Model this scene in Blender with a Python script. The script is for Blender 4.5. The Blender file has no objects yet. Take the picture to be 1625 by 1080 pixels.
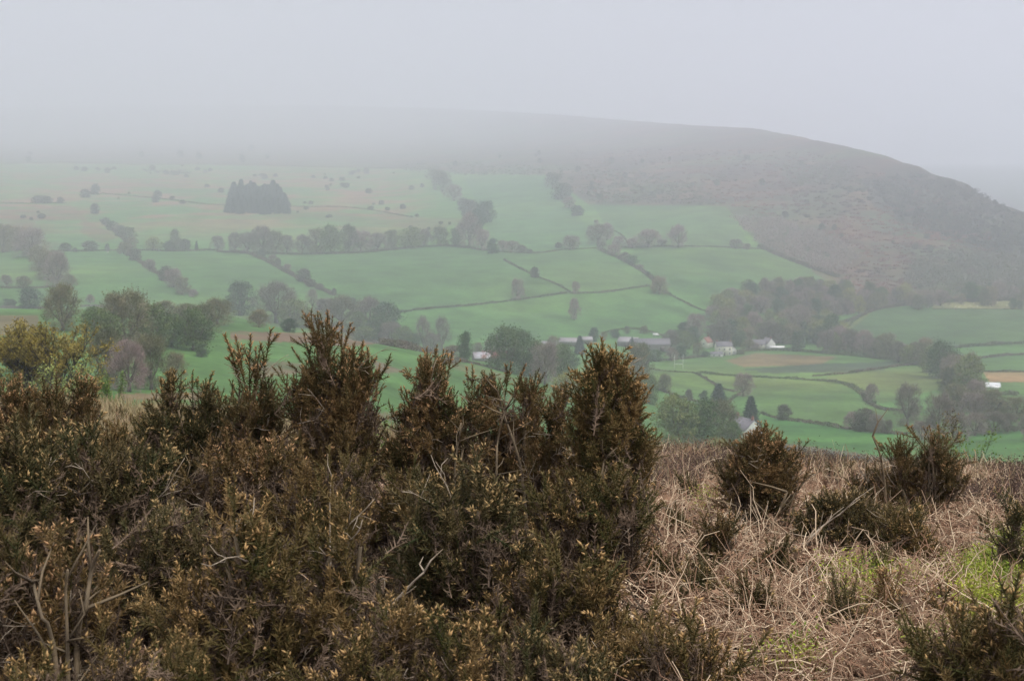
import bpy, math, random
import numpy as np

# ------------------------------------------------------------------ camera, world, sun, exposure
SC = bpy.context.scene
COL = SC.collection
F = 2257.0                       # focal length in photo pixels (1625 wide)
PITCH = math.atan(240.0 / F)
CP, SP = math.cos(PITCH), math.sin(PITCH)

cam_d = bpy.data.cameras.new('camera')
cam = bpy.data.objects.new('camera', cam_d)
COL.objects.link(cam)
cam_d.sensor_width = 36.0
cam_d.lens = 36.0 * F / 1625.0
cam_d.clip_start = 0.05
cam_d.clip_end = 60000.0
cam.location = (0, 0, 0)
cam.rotation_euler = (math.radians(90) - PITCH, 0, 0)
cam_d.dof.use_dof = True
cam_d.dof.focus_distance = 6.8
cam_d.dof.aperture_fstop = 9.0
SC.camera = cam

SUN_EL, SUN_AZ = 55.0, 125.0      # azimuth clockwise from +Y (view direction)
w = bpy.data.worlds.new('World')
SC.world = w
w.use_nodes = True
nt = w.node_tree
nt.nodes.clear()
out = nt.nodes.new('ShaderNodeOutputWorld')
bg = nt.nodes.new('ShaderNodeBackground')
sky = nt.nodes.new('ShaderNodeTexSky')
sky.sky_type = 'NISHITA'
sky.sun_disc = False
sky.sun_elevation = math.radians(SUN_EL)
sky.sun_rotation = math.radians(SUN_AZ)
sky.dust_density = 4.0
mixn = nt.nodes.new('ShaderNodeMix'); mixn.data_type = 'RGBA'
mixn.inputs[0].default_value = 0.93
tc = nt.nodes.new('ShaderNodeTexCoord')
mp = nt.nodes.new('ShaderNodeMapping'); mp.inputs['Scale'].default_value = (1.6, 1.6, 5.0)
nz = nt.nodes.new('ShaderNodeTexNoise'); nz.inputs['Scale'].default_value = 1.3
nz.inputs['Detail'].default_value = 4.0
scl = nt.nodes.new('ShaderNodeVectorMath'); scl.operation = 'SCALE'
SKY_B = 5.6
rmp = nt.nodes.new('ShaderNodeValToRGB')
rmp.color_ramp.elements[0].position = 0.25; rmp.color_ramp.elements[0].color = (0.60, 0.618, 0.70, 1)
rmp.color_ramp.elements[1].position = 0.75; rmp.color_ramp.elements[1].color = (0.775, 0.768, 0.815, 1)
nt.links.new(tc.outputs['Generated'], mp.inputs['Vector'])
nt.links.new(mp.outputs[0], nz.inputs['Vector'])
nt.links.new(nz.outputs['Fac'], rmp.inputs['Fac'])
sep = nt.nodes.new('ShaderNodeSeparateXYZ'); nt.links.new(tc.outputs['Generated'], sep.inputs[0])
grd = nt.nodes.new('ShaderNodeMapRange')      # overcast sky: brighter towards the zenith
grd.inputs[1].default_value = 0.12; grd.inputs[2].default_value = 1.0; grd.inputs[3].default_value = SKY_B; grd.inputs[4].default_value = SKY_B * 3.1
nt.links.new(sep.outputs[2], grd.inputs[0]); nt.links.new(grd.outputs[0], scl.inputs['Scale'])
nt.links.new(rmp.outputs['Color'], scl.inputs[0])
nt.links.new(sky.outputs[0], mixn.inputs[6])
nt.links.new(scl.outputs[0], mixn.inputs[7])
nt.links.new(mixn.outputs[2], bg.inputs['Color'])
bg.inputs['Strength'].default_value = 0.12
nt.links.new(bg.outputs[0], out.inputs['Surface'])

sun_d = bpy.data.lights.new('sun', 'SUN')
sun_d.energy = 2.5
sun_d.angle = math.radians(10)
sun_d.color = (1.0, 0.96, 0.90)
sun = bpy.data.objects.new('sun', sun_d)
COL.objects.link(sun)
sun.rotation_euler = (math.radians(90 - SUN_EL), 0, math.radians(180 - SUN_AZ) )

SC.view_settings.view_transform = 'Standard'
SC.view_settings.look = 'None'
SC.view_settings.gamma = 1.0
SC.view_settings.exposure = 0.22
SC.cycles.volume_bounces = 4
SC.cycles.max_bounces = 6
SC.cycles.diffuse_bounces = 2
SC.cycles.use_denoising = True

HAZE_DENSITY = 0.00036

# ------------------------------------------------------------------ small helpers
def tag(o, label=None, cat=None, group=None, kind=None):
    if label: o['label'] = label
    if cat: o['category'] = cat
    if group: o['group'] = group
    if kind: o['kind'] = kind
    return o

def link(o, parent=None):
    COL.objects.link(o)
    if parent is not None: o.parent = parent
    return o

def empty(name, loc, rz=0.0, scale=None):
    o = bpy.data.objects.new(name, None)
    o.empty_display_size = 0.2
    o.location = loc
    o.rotation_euler = (0, 0, rz)
    if scale is not None: o.scale = scale
    return link(o)

def copy_tree(o, parent=None):
    c = o.copy(); COL.objects.link(c)
    if parent is not None: c.parent = parent
    for ch in list(o.children): copy_tree(ch, c)
    return c

def mesh(name, V, Fs, mat, attrs=None, smooth=False):
    """V (n,3); Fs list of int arrays (m,k)"""
    V = np.asarray(V, dtype=np.float32)
    me = bpy.data.meshes.new(name)
    Fs = [np.asarray(f, dtype=np.int32) for f in Fs if len(f)]
    tot = np.concatenate([np.full(len(f), f.shape[1], np.int32) for f in Fs])
    idx = np.concatenate([f.ravel() for f in Fs])
    st = np.zeros(len(tot), np.int32); st[1:] = np.cumsum(tot)[:-1]
    me.vertices.add(len(V)); me.vertices.foreach_set('co', V.ravel())
    me.loops.add(len(idx)); me.loops.foreach_set('vertex_index', idx)
    me.polygons.add(len(tot)); me.polygons.foreach_set('loop_start', st); me.polygons.foreach_set('loop_total', tot)
    if smooth: me.polygons.foreach_set('use_smooth', np.ones(len(tot), bool))
    if attrs:
        for k, (ty, arr) in attrs.items():
            a = me.attributes.new(k, ty, 'POINT')
            a.data.foreach_set('color' if ty == 'FLOAT_COLOR' else 'value', np.asarray(arr, np.float32).ravel())
    me.update(calc_edges=True)
    if mat is not None: me.materials.append(mat)
    return me

def obj(name, me, parent=None):
    return link(bpy.data.objects.new(name, me), parent)

class MB:
    """collects polygons of mixed size"""
    def __init__(s): s.V = []; s.F = {}; s.A = []; s.n = 0
    def add(s, V, Fc, a=0.0):
        V = np.asarray(V, float).reshape(-1, 3); Fc = np.asarray(Fc, int)
        s.V.append(V); s.F.setdefault(Fc.shape[1], []).append(Fc + s.n)
        s.A.append(np.broadcast_to(np.asarray(a, float), (len(V),)).copy()); s.n += len(V)
    def box(s, x0, x1, y0, y1, z0, z1):
        V = [(x, y, z) for z in (z0, z1) for y in (y0, y1) for x in (x0, x1)]
        s.add(V, [(0, 2, 3, 1), (4, 5, 7, 6), (0, 1, 5, 4), (2, 6, 7, 3), (0, 4, 6, 2), (1, 3, 7, 5)])
    def tube(s, P, R, k=5, a=0.0, cap=True):
        P = np.asarray(P, float); R = np.broadcast_to(np.asarray(R, float), (len(P),))
        V, Fc = tube(P, R, k)
        s.add(V, Fc, a)
        if cap:
            n = len(P)
            s.F.setdefault(k, []).append(np.array([list(range(k))[::-1], [(n - 1) * k + i for i in range(k)]]) + s.n - n * k)
    def build(s, name, mat, parent=None, smooth=False, attr=False):
        me = mesh(name, np.concatenate(s.V), [np.concatenate(f) for f in s.F.values()], mat,
                  {'tip': ('FLOAT', np.concatenate(s.A))} if attr else None, smooth)
        return obj(name, me, parent)

def frames(P):
    T = np.gradient(P, axis=0); T /= np.linalg.norm(T, axis=1)[:, None] + 1e-9
    ref = np.array([0.31, 0.17, 0.93]) if abs(T[:, 2]).mean() < 0.8 else np.array([0.9, 0.3, 0.1])
    A = np.cross(T, ref); A /= np.linalg.norm(A, axis=1)[:, None] + 1e-9
    B = np.cross(T, A)
    return T, A, B

def tube(P, R, k):
    T, A, B = frames(P)
    th = np.arange(k) * 2 * math.pi / k
    V = P[:, None, :] + R[:, None, None] * (np.cos(th)[None, :, None] * A[:, None, :] + np.sin(th)[None, :, None] * B[:, None, :])
    n = len(P)
    i, j = np.meshgrid(np.arange(n - 1), np.arange(k), indexing='ij')
    a = i * k + j; b = i * k + (j + 1) % k
    return V.reshape(-1, 3), np.stack([a, b, b + k, a + k], -1).reshape(-1, 4)

# smooth value noise on arrays
def vnoise(x, y, seed=0):
    rs = np.random.RandomState(seed); G = rs.rand(256, 256)
    xi = np.floor(x).astype(int); yi = np.floor(y).astype(int)
    fx = x - xi; fy = y - yi
    fx = fx * fx * (3 - 2 * fx); fy = fy * fy * (3 - 2 * fy)
    g = lambda a, b: G[a % 256, b % 256]
    return (g(xi, yi) * (1 - fx) + g(xi + 1, yi) * fx) * (1 - fy) + (g(xi, yi + 1) * (1 - fx) + g(xi + 1, yi + 1) * fx) * fy
def fbm(x, y, seed=0, o=4):
    s = 0; a = 1; t = 0
    for k in range(o):
        s = s + a * vnoise(x * 2 ** k, y * 2 ** k, seed + k); t += a; a *= 0.5
    return s / t

# ------------------------------------------------------------------ pixel <-> world
def pdir(px, py):
    px = np.asarray(px, float); py = np.asarray(py, float)
    x = (px - 812.5) / F; v = (540 - py) / F
    return x, CP + SP * v, -SP + CP * v
def az_tan(px, py):
    x, y, z = pdir(px, py)
    return np.arctan2(x, y), z / np.hypot(x, y)
def project(X, Y, Z):
    d = CP * Y - SP * Z
    v = (SP * Y + CP * Z)
    return 812.5 + F * X / d, 540 - F * v / d

# ------------------------------------------------------------------ terrain height field (az, r)
cols = [-150, 100, 350, 600, 850, 1100, 1350, 1625, 1800]
ST = [  # (px list, r list, y list)
    (cols, [15] * 9, [650, 655, 672, 705, 735, 745, 755, 762, 765]),
    (cols, [22] * 9, [675, 680, 695, 730, 760, 775, 785, 790, 790]),
    (cols, [60] * 9, [690, 700, 715, 750, 800, 830, 840, 840, 840]),
    (cols, [130, 130, 130, 150, 180, 200, 200, 200, 200], [660, 668, 690, 735, 780, 810, 820, 820, 820]),
    (cols, [250, 250, 250, 280, 330, 400, 430, 450, 450], [625, 640, 655, 690, 720, 742, 745, 738, 735]),
    (cols, [400, 400, 400, 420, 480, 520, 560, 580, 580], [555, 570, 590, 610, 660, 700, 700, 690, 690]),
    (cols, [560, 560, 560, 560, 650, 760, 760, 760, 760], [512, 512, 520, 550, 600, 640, 640, 640, 640]),
    (cols, [700, 700, 700, 720, 850, 950, 950, 950, 950], [490, 490, 497, 560, 580, 585, 590, 600, 600]),
    (cols, [900, 900, 900, 950, 1000, 1100, 1150, 1150, 1150], [540, 540, 540, 575, 560, 560, 550, 558, 558]),
    (cols, [1150, 1150, 1150, 1150, 1200, 1250, 1300, 1300, 1300], [480, 480, 492, 502, 505, 505, 512, 515, 515]),
    (cols, [1350, 1350, 1350, 1350, 1350, 1380, 1420, 1450, 1450], [440, 440, 440, 440, 442, 452, 473, 488, 490]),
    (cols, [1750, 1750, 1740, 1710, 1660, 1620, 1600, 1600, 1600], [395, 395, 395, 392, 390, 400, 430, 462, 465]),
    (cols, [2350, 2350, 2320, 2250, 2120, 1950, 1800, 1750, 1750], [335, 335, 335, 340, 335, 340, 372, 418, 425]),
    (cols, [4000, 4000, 3900, 3600, 3000, 2450, 2100, 1880, 1850], [270, 270, 270, 275, 272, 285, 305, 373, 390]),
    (cols, [8000, 8000, 7700, 6700, 5000, 3350, 2450, 2000, 1920], [222, 222, 222, 222, 225, 236, 262, 350, 378]),
    ([-150, 300, 500, 700, 900, 1000, 1100, 1200, 1300, 1350, 1400, 1432, 1452, 1472, 1500, 1530, 1550, 1580, 1600, 1625, 1700, 1800],
     [13500, 13500, 12500, 10500, 7600, 6500, 5300, 4200, 3150, 2850, 2650, 2540, 2450, 2390, 2330, 2270, 2220, 2150, 2120, 2080, 2010, 1980],
     [176, 172, 172, 177, 187, 196, 203, 207, 226, 237, 248, 261, 264, 277, 283, 293, 311, 325, 329, 338, 352, 366]),
]
def pchip_col(r, h, rq):
    d = np.diff(h) / np.diff(r); m = np.zeros(len(r))
    ok = d[1:] * d[:-1] > 0
    m[1:-1][ok] = 2 * d[1:][ok] * d[:-1][ok] / (d[1:][ok] + d[:-1][ok])
    m[0] = d[0]; m[-1] = d[-1]
    k = np.clip(np.searchsorted(r, rq) - 1, 0, len(r) - 2)
    t = (rq - r[k]) / (r[k + 1] - r[k]); H = r[k + 1] - r[k]
    t = np.clip(t, 0, 1)
    return ((1 + 2 * t) * (1 - t) ** 2 * h[k] + t * (1 - t) ** 2 * H * m[k] + t * t * (3 - 2 * t) * h[k + 1] + t * t * (t - 1) * H * m[k + 1])

AZ = np.concatenate([np.radians(np.linspace(-180, -27, 40)), np.radians(np.linspace(-26, 26, 980)), np.radians(np.linspace(27, 180, 40))])
RR = np.concatenate([np.linspace(0.3, 3.5, 8), np.linspace(3.6, 24, 150), np.geomspace(25, 235, 36), np.linspace(240, 2550, 400), np.geomspace(2560, 17500, 200)])
PXA = 812.5 + F * np.tan(np.clip(AZ, -0.6, 0.6)) * CP      # approximate column of an azimuth
def smooth1(a, k=9):
    p = np.pad(a, (k, k), 'edge'); c = np.ones(2 * k + 1) / (2 * k + 1)
    return np.convolve(p, c, 'valid')
st_r, st_h = [], []
tL = np.interp(PXA, [-150, 1300], [0, 1])
for r0, hl, hr in ((0.0, -1.62, -1.62), (4.5, -1.62, -1.62), (7.0, -1.70, -1.86), (10.0, -1.92, -2.22)):
    st_r.append(np.full(len(AZ), r0)); st_h.append(hl * (1 - tL) + hr * tL)
for (c, r, y) in ST:
    sk = 4 if len(c) > 12 else 12
    rr = smooth1(np.interp(PXA, c, r), sk)
    yy = smooth1(np.interp(PXA, c, y), sk)
    _, te = az_tan(812.5, yy)
    x, yd, z = pdir(PXA, yy)
    te = z / np.hypot(x, yd)
    st_r.append(rr); st_h.append(rr * te)
ridge_r, ridge_h = st_r[-1], st_h[-1]
# behind the ridge: down, then a far hill seen only at the right
st_r.append(ridge_r + 350); st_h.append(ridge_h - 90)
right = np.clip((PXA - 1200) / 250, 0, 1)
r2 = np.maximum(ridge_r + 900, 3300); st_r.append(r2); st_h.append((ridge_h - 150) * (1 - right) + right * (-150))
for rr_, y_r in ((4300, 330), (5400, 300), (8200, 268), (17500, 260)):
    x, yd, z = pdir(PXA, np.full(len(AZ), y_r)); te = z / np.hypot(x, yd)
    r3 = np.maximum(rr_, st_r[-1] + 300)
    st_r.append(r3); st_h.append(right * rr_ * te + (1 - right) * (ridge_h - 160))
st_r = np.array(st_r); st_h = np.array(st_h)
HG = np.zeros((len(AZ), len(RR)))
for i in range(len(AZ)):
    HG[i] = pchip_col(st_r[:, i], st_h[:, i], RR)
AA, R2 = np.meshgrid(AZ, RR, indexing='ij')
GX = np.sin(AA) * R2; GY = np.cos(AA) * R2
amp = np.interp(R2, [0, 3, 9, 13, 24, 60, 250, 900, 2500, 9000], [0.0, 0.10, 0.12, 0.30, 0.30, 0.3, 1.2, 2.5, 5, 8])
wl = np.interp(R2, [0, 24, 250, 2000], [1.4, 3.0, 60, 160])
n1 = fbm(GX / 1.3 + 50, GY / 1.3 + 50, 3) - 0.5
n2 = fbm(GX / 90 + 50, GY / 90 + 50, 7) - 0.5
HG += np.where(R2 < 60, n1, 0) * amp * 1.0 + n2 * np.where(R2 > 60, amp, 0) * np.clip((R2 - 60) / 200, 0, 1)

def ground(az, r):
    az = np.asarray(az, float); r = np.asarray(r, float)
    i = np.clip(np.searchsorted(AZ, az) - 1, 0, len(AZ) - 2); j = np.clip(np.searchsorted(RR, r) - 1, 0, len(RR) - 2)
    u = np.clip((az - AZ[i]) / (AZ[i + 1] - AZ[i]), 0, 1); v = np.clip((r - RR[j]) / (RR[j + 1] - RR[j]), 0, 1)
    return (HG[i, j] * (1 - u) + HG[i + 1, j] * u) * (1 - v) + (HG[i, j + 1] * (1 - u) + HG[i + 1, j + 1] * u) * v
def groundxy(x, y):
    return ground(np.arctan2(x, y), np.hypot(x, y))
RS = np.concatenate([np.linspace(30, 240, 60), np.linspace(243, 2600, 1200), np.geomspace(2610, 14500, 280)])
def hit(px, py, rmin=30, rmax=14500):
    a, t = az_tan(px, py); a = float(a); t = float(t)
    rs = RS[(RS >= rmin) & (RS <= rmax)]
    d = rs * t - ground(np.full(len(rs), a), rs)
    s = np.where((d[:-1] > 0) & (d[1:] <= 0))[0]
    if len(s):
        k = s[0]; r = rs[k] + (rs[k + 1] - rs[k]) * d[k] / (d[k] - d[k + 1])
    else:
        r = rs[int(np.argmin(np.abs(d / rs)))]
    return math.sin(a) * r, math.cos(a) * r, float(ground(a, r)), r
def at(px, r):
    a = float(az_tan(px, 700)[0])
    return math.sin(a) * r, math.cos(a) * r, float(ground(a, r))

# ------------------------------------------------------------------ materials
def M(name, col, rough=0.9, var=None, tone=False, scale=3.0, objvar=0.0, attr=None, bump=0.0, spec=0.2, trans=0.0):
    """var: second colour mixed by noise; attr: (name, colour) mixed by a float attribute"""
    m = bpy.data.materials.new(name); m.use_nodes = True
    t = m.node_tree; b = t.nodes['Principled BSDF']
    b.inputs['Roughness'].default_value = rough
    b.inputs['Specular IOR Level'].default_value = spec
    def rgb(c):
        n = t.nodes.new('ShaderNodeRGB'); n.outputs[0].default_value = (*c, 1); return n.outputs[0]
    def mix(f, a, bb, mode='MIX'):
        n = t.nodes.new('ShaderNodeMix'); n.data_type = 'RGBA'; n.blend_type = mode
        if isinstance(f, float): n.inputs[0].default_value = f
        else: t.links.new(f, n.inputs[0])
        t.links.new(a, n.inputs[6]); t.links.new(bb, n.inputs[7]); return n.outputs[2]
    c = rgb(col)
    if var is not None:
        g = t.nodes.new('ShaderNodeNewGeometry')
        n = t.nodes.new('ShaderNodeTexNoise'); n.inputs['Scale'].default_value = scale; n.inputs['Detail'].default_value = 5.0
        t.links.new(g.outputs['Position'], n.inputs['Vector'])
        mr = t.nodes.new('ShaderNodeMapRange'); mr.inputs[1].default_value = 0.35; mr.inputs[2].default_value = 0.65
        t.links.new(n.outputs['Fac'], mr.inputs[0])
        fo = mr.outputs[0]
        if tone:      # each spray keeps its own share of the second colour
            ta = t.nodes.new('ShaderNodeAttribute'); ta.attribute_name = 'tone'
            ad = t.nodes.new('ShaderNodeMath'); ad.operation = 'MULTIPLY_ADD'; ad.use_clamp = True
            ad.inputs[1].default_value = 0.35; t.links.new(fo, ad.inputs[0]); t.links.new(ta.outputs['Fac'], ad.inputs[2]); fo = ad.outputs[0]
        c = mix(fo, c, rgb(var))
        if bump:
            bp = t.nodes.new('ShaderNodeBump'); bp.inputs['Strength'].default_value = bump
            t.links.new(n.outputs['Fac'], bp.inputs['Height']); t.links.new(bp.outputs[0], b.inputs['Normal'])
    if attr is not None:
        a = t.nodes.new('ShaderNodeAttribute'); a.attribute_name = attr[0]
        c = mix(a.outputs['Fac'], c, rgb(attr[1]))
    if objvar:
        oi = t.nodes.new('ShaderNodeObjectInfo')
        hs = t.nodes.new('ShaderNodeHueSaturation')
        mr = t.nodes.new('ShaderNodeMapRange'); mr.inputs[3].default_value = 1 - objvar; mr.inputs[4].default_value = 1 + objvar
        t.links.new(oi.outputs['Random'], mr.inputs[0]); t.links.new(mr.outputs[0], hs.inputs['Value'])
        mr2 = t.nodes.new('ShaderNodeMapRange'); mr2.inputs[3].default_value = 0.5 + objvar * 0.12; mr2.inputs[4].default_value = 0.5 - objvar * 0.12
        t.links.new(oi.outputs['Random'], mr2.inputs[0]); t.links.new(mr2.outputs[0], hs.inputs['Hue'])
        t.links.new(c, hs.inputs['Color']); c = hs.outputs[0]
    t.links.new(c, b.inputs['Base Color'])
    return m

m_bark = M('bark', (0.085, 0.07, 0.055), var=(0.13, 0.11, 0.085), scale=2.0)
m_bare = M('twiggy_crown', (0.25, 0.195, 0.165), var=(0.16, 0.14, 0.105), scale=0.25, objvar=0.34)
m_bud = M('budding_crown', (0.20, 0.17, 0.09), var=(0.125, 0.135, 0.06), scale=0.3, objvar=0.36)
m_green = M('green_crown', (0.065, 0.115, 0.032), var=(0.115, 0.15, 0.042), scale=0.3, objvar=0.36)
m_dark = M('dark_green_crown', (0.045, 0.08, 0.04), var=(0.065, 0.105, 0.045), scale=0.3, objvar=0.2)
m_yellow = M('yellow_green_crown', (0.27, 0.27, 0.07), var=(0.17, 0.18, 0.055), scale=0.4, objvar=0.12)
m_conif = M('conifer_needles', (0.042, 0.066, 0.056), var=(0.06, 0.085, 0.06), scale=0.5, objvar=0.2)
m_hedge = M('hedge_leaves', (0.07, 0.085, 0.042), var=(0.14, 0.105, 0.075), scale=0.08, objvar=0.15)
m_hedgeg = M('green_hedge_leaves', (0.075, 0.115, 0.04), var=(0.13, 0.13, 0.065), scale=0.08, objvar=0.15)
m_wall = M('dry_stone', (0.10, 0.085, 0.075), var=(0.06, 0.065, 0.045), scale=0.6)
m_scrub = M('scrub_leaves', (0.085, 0.10, 0.055), var=(0.13, 0.11, 0.08), scale=0.05, objvar=0.2)

# ------------------------------------------------------------------ terrain mesh with land cover
GRASS = np.array([0.085, 0.185, 0.055]); MOOR = np.array([0.070, 0.048, 0.044]); BRACKEN = np.array([0.15, 0.078, 0.060])
HEATHSOIL = np.array([0.075, 0.050, 0.034]); ROUGH = np.array([0.15, 0.17, 0.075])
def inpoly(px, py, P):
    P = np.asarray(P, float); c = np.zeros(px.shape, bool)
    j = len(P) - 1
    for i in range(len(P)):
        xi, yi = P[i]; xj, yj = P[j]
        if yi != yj:
            c ^= ((yi > py) != (yj > py)) & (px < (xj - xi) * (py - yi) / (yj - yi) + xi)
        j = i
    return c
PX, PY = project(GX, np.maximum(GY, 0.01), HG)
front = (GY > 0) & (np.abs(AA) < 0.6)
C = np.tile(GRASS, (len(AZ), len(RR), 1)).astype(float)
nl = fbm(GX / 220 + 9, GY / 220 + 9, 21, 5); nm = fbm(GX / 60 + 9, GY / 60 + 9, 31, 5); ns = fbm(GX / 14 + 9, GY / 14 + 9, 41, 4)
wob = (fbm(GX / 80, GY / 80, 51) - 0.5) * 10
wf = front & (R2 > 200)
def fill(P, col, mixf=1.0, edge=0.0, lo=200, hi=17500):
    m = inpoly(PX + wob * edge, PY + wob * edge * 0.5, P) & front & (R2 > lo) & (R2 < hi)
    f = (mixf if np.isscalar(mixf) else mixf[m][:, None])
    C[m] = C[m] * (1 - f) + np.asarray(col) * f
# individual fields, each its own green
g = GRASS
for P, k in [
    ([(100, 400), (200, 400), (310, 468), (300, 480), (120, 470)], (0.085, 0.19, 0.06)),
    ([(215, 400), (395, 400), (520, 470), (500, 480), (320, 470)], (0.082, 0.178, 0.058)),
    ([(395, 400), (700, 388), (790, 398), (905, 465), (620, 500), (530, 470)], (0.075, 0.165, 0.055)),
    ([(790, 400), (940, 396), (1030, 452), (905, 465)], (0.085, 0.17, 0.058)),
    ([(600, 500), (905, 465), (1040, 455), (1130, 500), (1120, 540), (600, 560)], (0.078, 0.182, 0.052)),
    ([(1000, 396), (1200, 392), (1330, 440), (1150, 480), (1040, 450)], (0.068, 0.15, 0.05)),
    ([(735, 278), (860, 278), (960, 390), (790, 398)], (0.075, 0.16, 0.065)),
    ([(940, 325), (1150, 328), (1195, 392), (985, 396)], (0.07, 0.145, 0.06)),
    ([(1355, 500), (1420, 487), (1800, 490), (1800, 545), (1490, 552), (1340, 530)], (0.062, 0.125, 0.045)),
    ([(1305, 520), (1390, 490), (1340, 530)], (0.13, 0.16, 0.06)),
    ([(1480, 478), (1800, 474), (1800, 491), (1480, 489)], (0.20, 0.22, 0.10)),
    ([(1025, 570), (1200, 560), (1460, 575), (1400, 592), (1110, 592)], (0.085, 0.165, 0.05)),
    ([(1150, 572), (1200, 560), (1330, 566), (1300, 578), (1180, 582)], (0.19, 0.145, 0.08)),
    ([(1175, 586), (1300, 577), (1430, 573), (1400, 588), (1230, 592)], (0.055, 0.09, 0.055)),
    ([(1040, 590), (1110, 592), (1165, 623), (1110, 640), (1035, 615)], (0.088, 0.18, 0.05)),
    ([(1115, 594), (1320, 606), (1400, 650), (1500, 660), (1430, 690), (1210, 655), (1165, 620)], (0.09, 0.17, 0.05)),
    ([(1310, 598), (1460, 580), (1520, 610), (1400, 640)], (0.10, 0.165, 0.055)),
    ([(1210, 660), (1430, 690), (1430, 745), (1180, 745)], (0.06, 0.17, 0.042)),
    ([(1500, 685), (1800, 680), (1800, 750), (1480, 750)], (0.06, 0.165, 0.045)),
    ([(1530, 572), (1800, 562), (1800, 590), (1560, 590)], (0.085, 0.18, 0.05)),
    ([(1560, 590), (1800, 590), (1800, 606), (1570, 606)], (0.25, 0.19, 0.10)),
    ([(-200, 500), (60, 500), (60, 530), (-200, 540)], (0.14, 0.13, 0.07)),
]:
    fill(P, k, 1.0, 0.15)
fieldmask = front & (R2 > 200)
C[fieldmask] *= (0.45 + 0.30 * nl[fieldmask] + 0.30 * nm[fieldmask] + 0.20 * ns[fieldmask])[:, None]
yl = np.clip((nl - 0.5) * 3, 0, 1)[fieldmask][:, None]; C[fieldmask] = C[fieldmask] * (1 - yl * .5) + C[fieldmask] * np.array([1.75, 1.1, 1.0]) * yl * .5
# rough upland pasture, bracken tongues
up = np.clip((1.0 - np.abs(PY - 315) / 70), 0, 1) * np.clip((700 - PX) / 100, 0, 1)
f = np.clip((nm - 0.44) * 6, 0, 1) * np.clip(up * 1.6, 0, 1) * 0.95
C[wf] = C[wf] * (1 - f[wf][:, None]) + (BRACKEN * 1.35) * f[wf][:, None]
fl = np.clip((nl - 0.42) * 3, 0, 1) * up * 0.5
C[wf] = C[wf] * (1 - fl[wf][:, None]) + ROUGH * fl[wf][:, None]
moorP = [(-900, 262), (100, 259), (350, 262), (540, 266), (700, 270), (735, 276), (870, 278), (935, 325), (1150, 327), (1205, 388), (1330, 440), (1230, 470),
         (1330, 500), (1500, 476), (1800, 470), (2600, 470), (2600, -400), (-900, -400)]
mm = inpoly(PX, PY, moorP) & front & (R2 > 1250)
mc = MOOR * (1 - np.clip((nl - 0.45) * 4, 0, 1)[..., None]) + np.array([0.070, 0.082, 0.048]) * np.clip((nl - 0.45) * 4, 0, 1)[..., None]
fb = np.clip((nm - 0.5) * 6, 0, 1)[..., None] * 0.6
mc = mc * (1 - fb) + BRACKEN * fb
mc = mc * (0.70 + 0.55 * fbm(AA * 60 + 9, R2 / 260 + 9, 91, 4) + .15 * ns)[..., None]
C[mm] = mc[mm]
upf = wf & ~mm & (PY < 400); C[upf] *= 1.12
C[(~front) & (R2 > 60)] = MOOR
fh = front & (R2 > 3100) & (PX > 1380); C[fh] = np.array([0.05, 0.085, 0.05])
for P, k, f, e in [
    ([(1290, 430), (1330, 400), (1430, 395), (1460, 440), (1420, 470), (1340, 470)], BRACKEN * (0.85, 0.8, 0.95), 0.6, 4),
    ([(1365, 285), (1440, 265), (1520, 285), (1640, 335), (1700, 420), (1560, 400), (1460, 370), (1390, 330)], (0.05, 0.048, 0.042), 0.95, 3),
    ([(1235, 262), (1340, 262), (1350, 290), (1250, 295)], (0.06, 0.065, 0.05), 0.7, 2),
    ([(0, 335), (110, 325), (140, 345), (60, 350), (40, 380), (110, 385), (60, 395), (-100, 380)], BRACKEN, 0.6, 1.5),
    ([(130, 345), (185, 375), (160, 385), (130, 370)], BRACKEN, 0.6, 1.5),
    ([(100, 300), (300, 298), (300, 290), (100, 290)], BRACKEN, 0.35, 2),
    ([(460, 335), (740, 350), (700, 370), (620, 358), (400, 340)], BRACKEN, 0.45, 2),
    ([(365, 525), (560, 530), (600, 545), (560, 549), (365, 538)], (0.17, 0.10, 0.075), 0.9, 0.4),
    ([(590, 570), (620, 580), (650, 590), (600, 592)], (0.16, 0.11, 0.09), 0.8, 0.5),
    ([(395, 575), (470, 575), (500, 590), (400, 600)], (0.16, 0.10, 0.08), 0.8, 0.5),
    ([(185, 625), (330, 622), (330, 635), (185, 635)], (0.20, 0.13, 0.09), 0.8, 0.5),
    ([(180, 645), (400, 640), (400, 655), (180, 660)], (0.18, 0.14, 0.085), 0.7, 0.5),
    ([(580, 655), (680, 650), (680, 665), (580, 668)], (0.15, 0.11, 0.085), 0.8, 0.5),
    ([(700, 575), (760, 580), (830, 605), (760, 600)], (0.15, 0.14, 0.08), 0.7, 0.5),
    ([(1230, 700), (1480, 735), (1480, 745), (1230, 712)], (0.11, 0.085, 0.075), 0.8, 0.3),
]:
    fill(P, k, f * np.clip((nm + ns - 0.55) * 2.2, 0.45, 1) if f > .3 else f, e)
# heath in the foreground
hm = R2 < 60
hs = np.clip((fbm(GX / 0.5 + 3, GY / 0.5 + 3, 61) - 0.4) * 4, 0, 1)[..., None]
hc = HEATHSOIL * (1 - hs) + np.array([0.055, 0.042, 0.03]) * hs
C[hm] = hc[hm]
hb = front & (R2 >= 60) & (R2 < 200)
C[hb] = C[hb] * 0.5 + MOOR * 0.5
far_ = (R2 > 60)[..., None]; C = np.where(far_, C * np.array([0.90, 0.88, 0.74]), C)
C4 = np.concatenate([np.clip(C, 0.01, 0.8), np.ones(C.shape[:2] + (1,))], -1)

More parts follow.
